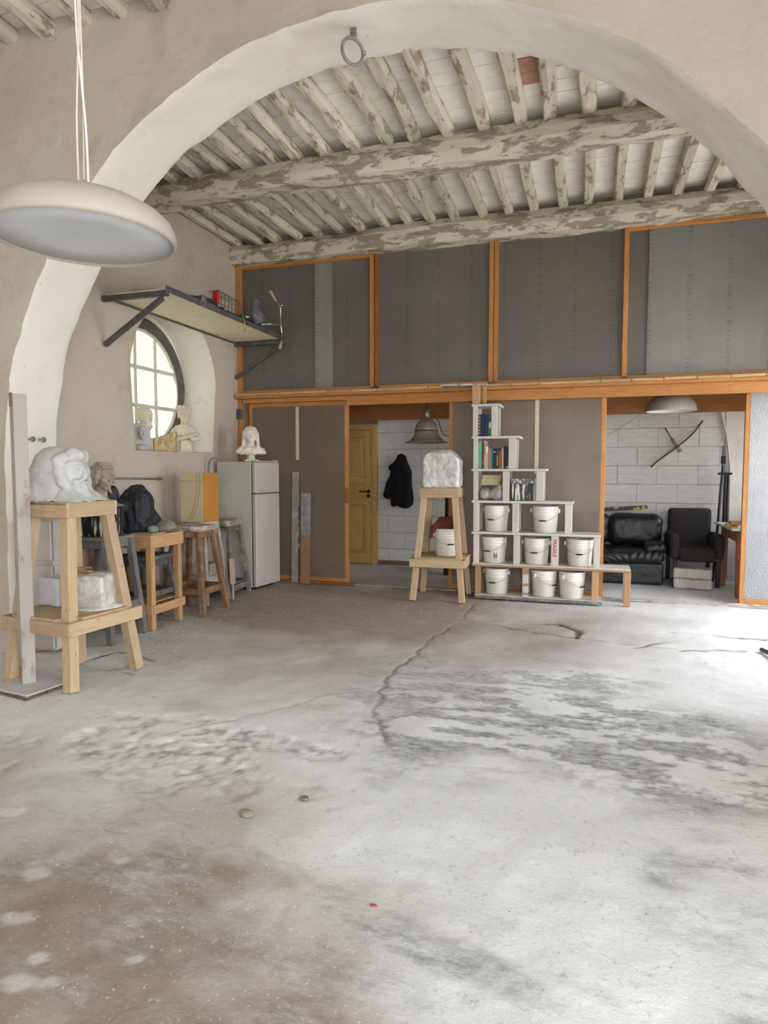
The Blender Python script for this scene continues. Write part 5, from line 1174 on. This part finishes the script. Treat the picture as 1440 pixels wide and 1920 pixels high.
for k, (x, y, z, w, d_, h, a, lb_) in enumerate(((1.23, 8.66, 0.004, .21, .13, .12, -.16, 'lower white block of the pair in front of the armchair'), (1.23, 8.67, .128, .21, .13, .12, -.20, 'upper white block with a dark scuff in front of the armchair'))):
    o = carve('white_block', lambda P, w=w, d_=d_, h=h, k=k: rbox(P, (0, 0, h/2), (w, d_, h/2), .014)+.004*fbm(P, 14, 3, 60+k), (-w-.03, -d_-.03, -.01), (w+.03, d_+.03, h+.02), .011, M_WB); o.location = (x, y, z); o.rotation_euler = (0, 0, a); tag(o, lb_, 'block', 'white blocks by the armchair')
M_DESKW = wood('red_brown_wood', (.26, .10, .05), (.34, .15, .075), False, .6, .15)
dk = thing('side_desk', 'red-brown desk with a pale top behind the bubble-wrap door', 'desk', (1.99, 8.52, 0))
mk('desk_top', box((-.47, -.50, .765), (.5, .52, .79), .004), plain('pale_desk_top', (.66, .63, .58), .6), dk)
for s in (-1, 1):
    bar('apron', (-.40, s*.46, .70), (.42, s*.46, .70), .02, .12, M_DESKW, dk); bar('apron', (s*.40, -.44, .70), (s*.40, .44, .70), .02, .12, M_DESKW, dk)
    for s2 in (-1, 1): mk('leg', xf(lathe([(.022, .006), (.030, .05), (.036, .62), (.036, .64)], 14), Matrix.Translation((s*.38, s2*.44, 0))) if s < 0 and s2 < 0 else box((s*.38-.03, s2*.44-.03, .006), (s*.38+.03, s2*.44+.03, .64), .003), M_DESKW, dk)
for k, (x, y, a) in enumerate(((1.56, 8.22, .4), (1.63, 8.26, .9), (1.60, 8.19, -.2))):
    o = mk('bread_roll', tube(bez([(-.07, 0, .032), (-.03, .02, .035), (.03, .02, .035), (.07, 0, .032)], 5), .026, 10), plain('golden_crust', (.45, .28, .08), .6, c2=(.55, .38, .14), sc=14) if k == 0 else bpy.data.materials['golden_crust'], smooth=True, loc=(x, y, .786+.012*k), rz=a); tag(o, ('golden curved piece lying nearest on the desk', 'golden curved piece lying furthest right on the desk', 'golden curved piece on top of the heap on the desk')[k], 'food', 'golden pieces on the desk')
# lamps, bow, coat, conduit
M_SHADE = plain('grey_enamel', (.30, .25, .22), .45, c2=(.34, .29, .255), sc=4)
l2 = thing('dome_lamp', 'grey dome pendant lamp over the sofa in the back room', 'lamp', (.88, 8.2, 2.115))
ls2 = mk('lamp_shade', lathe([(.272, 0), (.275, .012), (.262, .075), (.225, .135), (.16, .185), (.10, .205), (.04, .215), (.0, .216), (.0, .208), (.10, .196), (.155, .176), (.22, .128), (.255, .07), (.268, .0)], 44, False, False), M_SHADE, l2, True)
mk('inner_reflector', lathe([(.264, .004), (.25, .06), (.21, .12), (.14, .17), (0, .2)], 44, False, False), plain('white_reflector', (.72, .70, .66), .5), ls2, True)
mk('lamp_cap', lathe([(.11, .200), (.11, .235), (.08, .26), (0, .262)], 30), plain('dark_cap', (.04, .025, .02), .5), l2, True); mk('cord', tube([(0, 0, .26), (0, 0, 2.285)], .005, 6), M_BLACK, l2)
mk('stay_wire', tube([(-.27, 0, .01), (-.6, .2, -.2), (-.95, .35, -.38)], .003, 5), M_WIRE, l2)
l3 = thing('bell_lamp', 'taupe bell-shaped pendant lamp beside the pine door', 'lamp', (-2.01, 8.2, 1.79))
ls3 = mk('lamp_shade', lathe([(.285, 0), (.282, .008), (.22, .03), (.175, .075), (.15, .13), (.145, .15), (.15, .16), (.145, .21), (.12, .26), (.075, .295), (.03, .305), (.0, .305), (.0, .298), (.07, .288), (.11, .255), (.138, .2), (.14, .13), (.168, .07), (.215, .024), (.285, 0)], 44, False, False), plain('taupe_enamel', (.25, .20, .165), .4), l3, True)
mk('shade_band', lathe([(.1465, .145), (.153, .155), (.1465, .168)], 44, False, False), plain('dark_band', (.05, .035, .028), .4), ls3, True); mk('lamp_socket', lathe([(.02, .30), (.035, .32), (.04, .36), (.04, .42), (.025, .45), (.0, .455)], 20), plain('socket_glass', (.25, .22, .19), .25, .4), l3, True)
mk('cord', tube([(0, 0, .45), (0, 0, 2.61)], .005, 6), M_BLACK, l3); mk('cable', tube(bez([(.05, 0, .40), (.14, .05, .28), (.2, .2, .10), (.42, .5, .18), (.65, .8, .33)], 6), .005, 6), M_BLACK, l3, True)
def f_coat(P):
    d = cap(P, (0, 0, .70), (0, .01, .45), .07, .125); d = smin(d, cap(P, (.03, 0, .48), (.04, .0, .10), .13, .14), .06); d = smin(d, cap(P, (-.06, -.01, .62), (-.13, -.02, .56), .05, .05), .04)
    d = smin(d, cap(P, (-.10, -.03, .46), (-.20, -.05, .16), .055, .06), .03); d = smin(d, cap(P, (-.09, -.0, .2), (-.11, .0, .03), .08, .05), .05); d = smin(d, cap(P, (.12, -.0, .2), (.12, .0, .04), .06, .06), .04)
    q = P.copy(); d = np.maximum(d, np.abs(P[:, 1])-.10); return d-.018*np.abs(fbm(P*V3(1, 1, .35), 10, 2, 5))+.006
o = carve('hanging_coat', f_coat, (-.34, -.16, -.06), (.28, .16, .82), .0125, plain('black_cloth', (.006, .006, .007), .95, bump=.2, bsc=60)); tag(o, 'black hooded coat hanging on the back room wall', 'coat'); o.location = (-2.66, 9.27, .915)
bw = thing('wooden_bow', 'curved wooden bow hung on the white block wall', 'bow', (1.08, 9.355, 1.78))
mk('bow_stave', tube(bez([(-.30, 0, -.30), (-.22, 0, -.22), (-.02, -.01, -.06), (.18, 0, .12), (.31, 0, .30)], 8), .010, 8), plain('dark_bow_wood', (.08, .045, .03), .5), bw, True); mk('bow_string', tube([(-.28, 0, -.275), (.30, 0, .29)], .0035, 5), plain('grey_string', (.35, .31, .27), .8), bw)
ml = thing('wooden_mallet', 'thin wooden mallet hung crosswise behind the bow', 'tool', (1.06, 9.38, 1.78))
mk('mallet_shaft', tube([(-.12, 0, .22), (.0, 0, .02)], .007, 8), plain('bow_shaft', (.14, .08, .05), .6), ml, True); mk('mallet_head', tube([(-.03, 0, .07), (.02, 0, -.01), (.05, 0, -.05), (.075, 0, -.085), (.08, 0, -.10)], .018, 10, r1=.028), plain('worn_tool_wood', (.34, .26, .19), .7), ml, True)
cd_ = tag(mk('conduit', tube(bez([(1.55, 9.375, 2.6), (1.60, 9.375, 2.2), (1.68, 9.37, 1.85), (1.73, 9.37, 1.4), (1.735, 9.37, .8), (1.735, 9.37, .05)], 8), .014, 8), plain('cream_conduit', (.56, .51, .45), .6), smooth=True), 'pale conduit running down the corner behind the desk', 'pipe')
cs = thing('cable_socket', 'grey socket with a black cable loop high on the block wall', 'socket', (1.49, 9.385, 2.28)); mk('socket_plate', lathe([(.06, 0), (.06, .012), (.03, .02)], 18), plain('grey_dusty', (.3, .28, .26), .7), cs, True, rot=(math.pi/2, 0, 0)); mk('cable_hook', tube(bez([(-.05, -.02, .07), (-.055, -.03, .02), (0, -.035, -.005), (.055, -.03, .02), (.05, -.02, .07)], 6), .010, 8), M_BLACK, cs, True)
cp = thing('tripod_bundle', 'bundle of black stand legs leaning in the corner behind the armchair', 'tripod', (1.60, 9.22, 0))
for k, (a, b) in enumerate((((-.06, -.03, .01), (.03, .06, 1.50)), ((.03, .0, .01), (.07, .07, 1.40)), ((.07, -.04, .01), (.10, .06, 1.38)))): mk('leg', tube([a, b], .016, 8), M_BLACK, cp)
mk('clamp', box((-.03, .0, 1.38), (.13, .05, 1.41), .003), M_BLACK, cp); mk('clamp_head', box((.0, .01, 1.52), (.05, .05, 1.62), .006), M_BLACK, cp); mk('clamp_knob', tube([(.02, .03, 1.5), (.02, .03, 1.74)], .008, 8), M_BLACK, cp)
tr = thing('tree_trunk', 'dark bark-covered log standing behind the middle stand', 'log', (-1.80, 8.75, 0)); 
mk('log_bark', lathe([(.10, .005), (.095, .3), (.085, .7), (.08, 1.0), (.085, 1.22), (.0, 1.225)], 18, True, False), plain('dark_bark', (.05, .03, .022), .9, c2=(.10, .065, .05), sc=8, bump=.8, bsc=20), tr, True); mk('log_knot', xf(lathe([(.03, 0), (.025, .04), (0, .045)], 10), Matrix.Translation((-.06, -.06, 1.08)) @ Matrix.Rotation(1.2, 4, 'X')), M_BLACK, tr, True)

# ================================================================== small things on the floor
fbx = thing('iron_bar', 'dark iron bar lying on the floor at the right edge', 'bar', (1.36, 5.60, .02), math.radians(-80)); mk('bar_rod', tube(bez([(-.16, 0, 0), (0, .01, .004), (.2, .0, 0), (.5, .01, 0)], 4), .018, 8), M_DARKIRON, fbx, True)
stone('loose_stone', 'lone grey rubble stone on the near floor', (.03, .022, .017), (-1.341, 2.343, -.004), M_PEB, 90); stone('loose_stone', 'small dark grit lump on the floor beyond the rubble stone', (.022, .02, .008), (-1.172, 2.545, -.002), M_IRON, 92)
stone('red_chip', 'small red chip on the near floor', (.014, .007, .004), (-.659, 1.973, -.004), plain('red_chip', (.4, .07, .05), .8), 94)
# marble chips and grit
rs = np.random.RandomState(5); pts = []
def fz(x, y): i = min(max(int(round((x-X0)/.0165)), 0), nx-1); j = int(np.argmin(np.abs(ysn-y))); return hz[i*ny+j]
def spread(n, cx, cy, sxx, syy, r0, r1):
    for _ in range(n):
        x, y = rs.normal(cx, sxx), rs.normal(cy, syy)
        if -4.25 < x < 1.5 and 1.25 < y < 7.5: pts.append((x, y, rs.uniform(r0, r1)))
spread(800, -1.8, 6.6, 1.6, .6, .0015, .0055); spread(500, -3.6, 5.3, .35, 1.0, .002, .007); spread(500, .0, 7.0, .8, .25, .002, .008); spread(500, -2.0, 2.9, .7, .3, .001, .004); spread(700, -1.5, 4.2, 1.5, 1.2, .001, .0035); spread(400, -.6, 2.2, .9, .6, .0008, .0025); spread(300, .8, 5.9, .7, .5, .002, .007); spread(400, -3.4, 3.7, .4, .5, .0012, .0045)
V = []; F = []
for x, y, r in pts:
    z = fz(x, y); n0 = len(V); q = rs.uniform(.6, 1.3, (6,)); a = rs.uniform(0, 6.28)
    for k in range(4): V.append((x+r*q[k]*math.cos(a+k*1.571), y+r*q[k]*math.sin(a+k*1.571), z-.001))
    V.append((x+r*.2, y, z+r*.9*q[4])); F += [(n0, n0+1, n0+4), (n0+1, n0+2, n0+4), (n0+2, n0+3, n0+4), (n0+3, n0, n0+4)]
o = mk('marble_chips', (V, F), plain('white_chip', (.60, .575, .54), .85)); o['kind'] = 'stuff'; tag(o, 'white marble chips and grit scattered on the floor', 'chips')
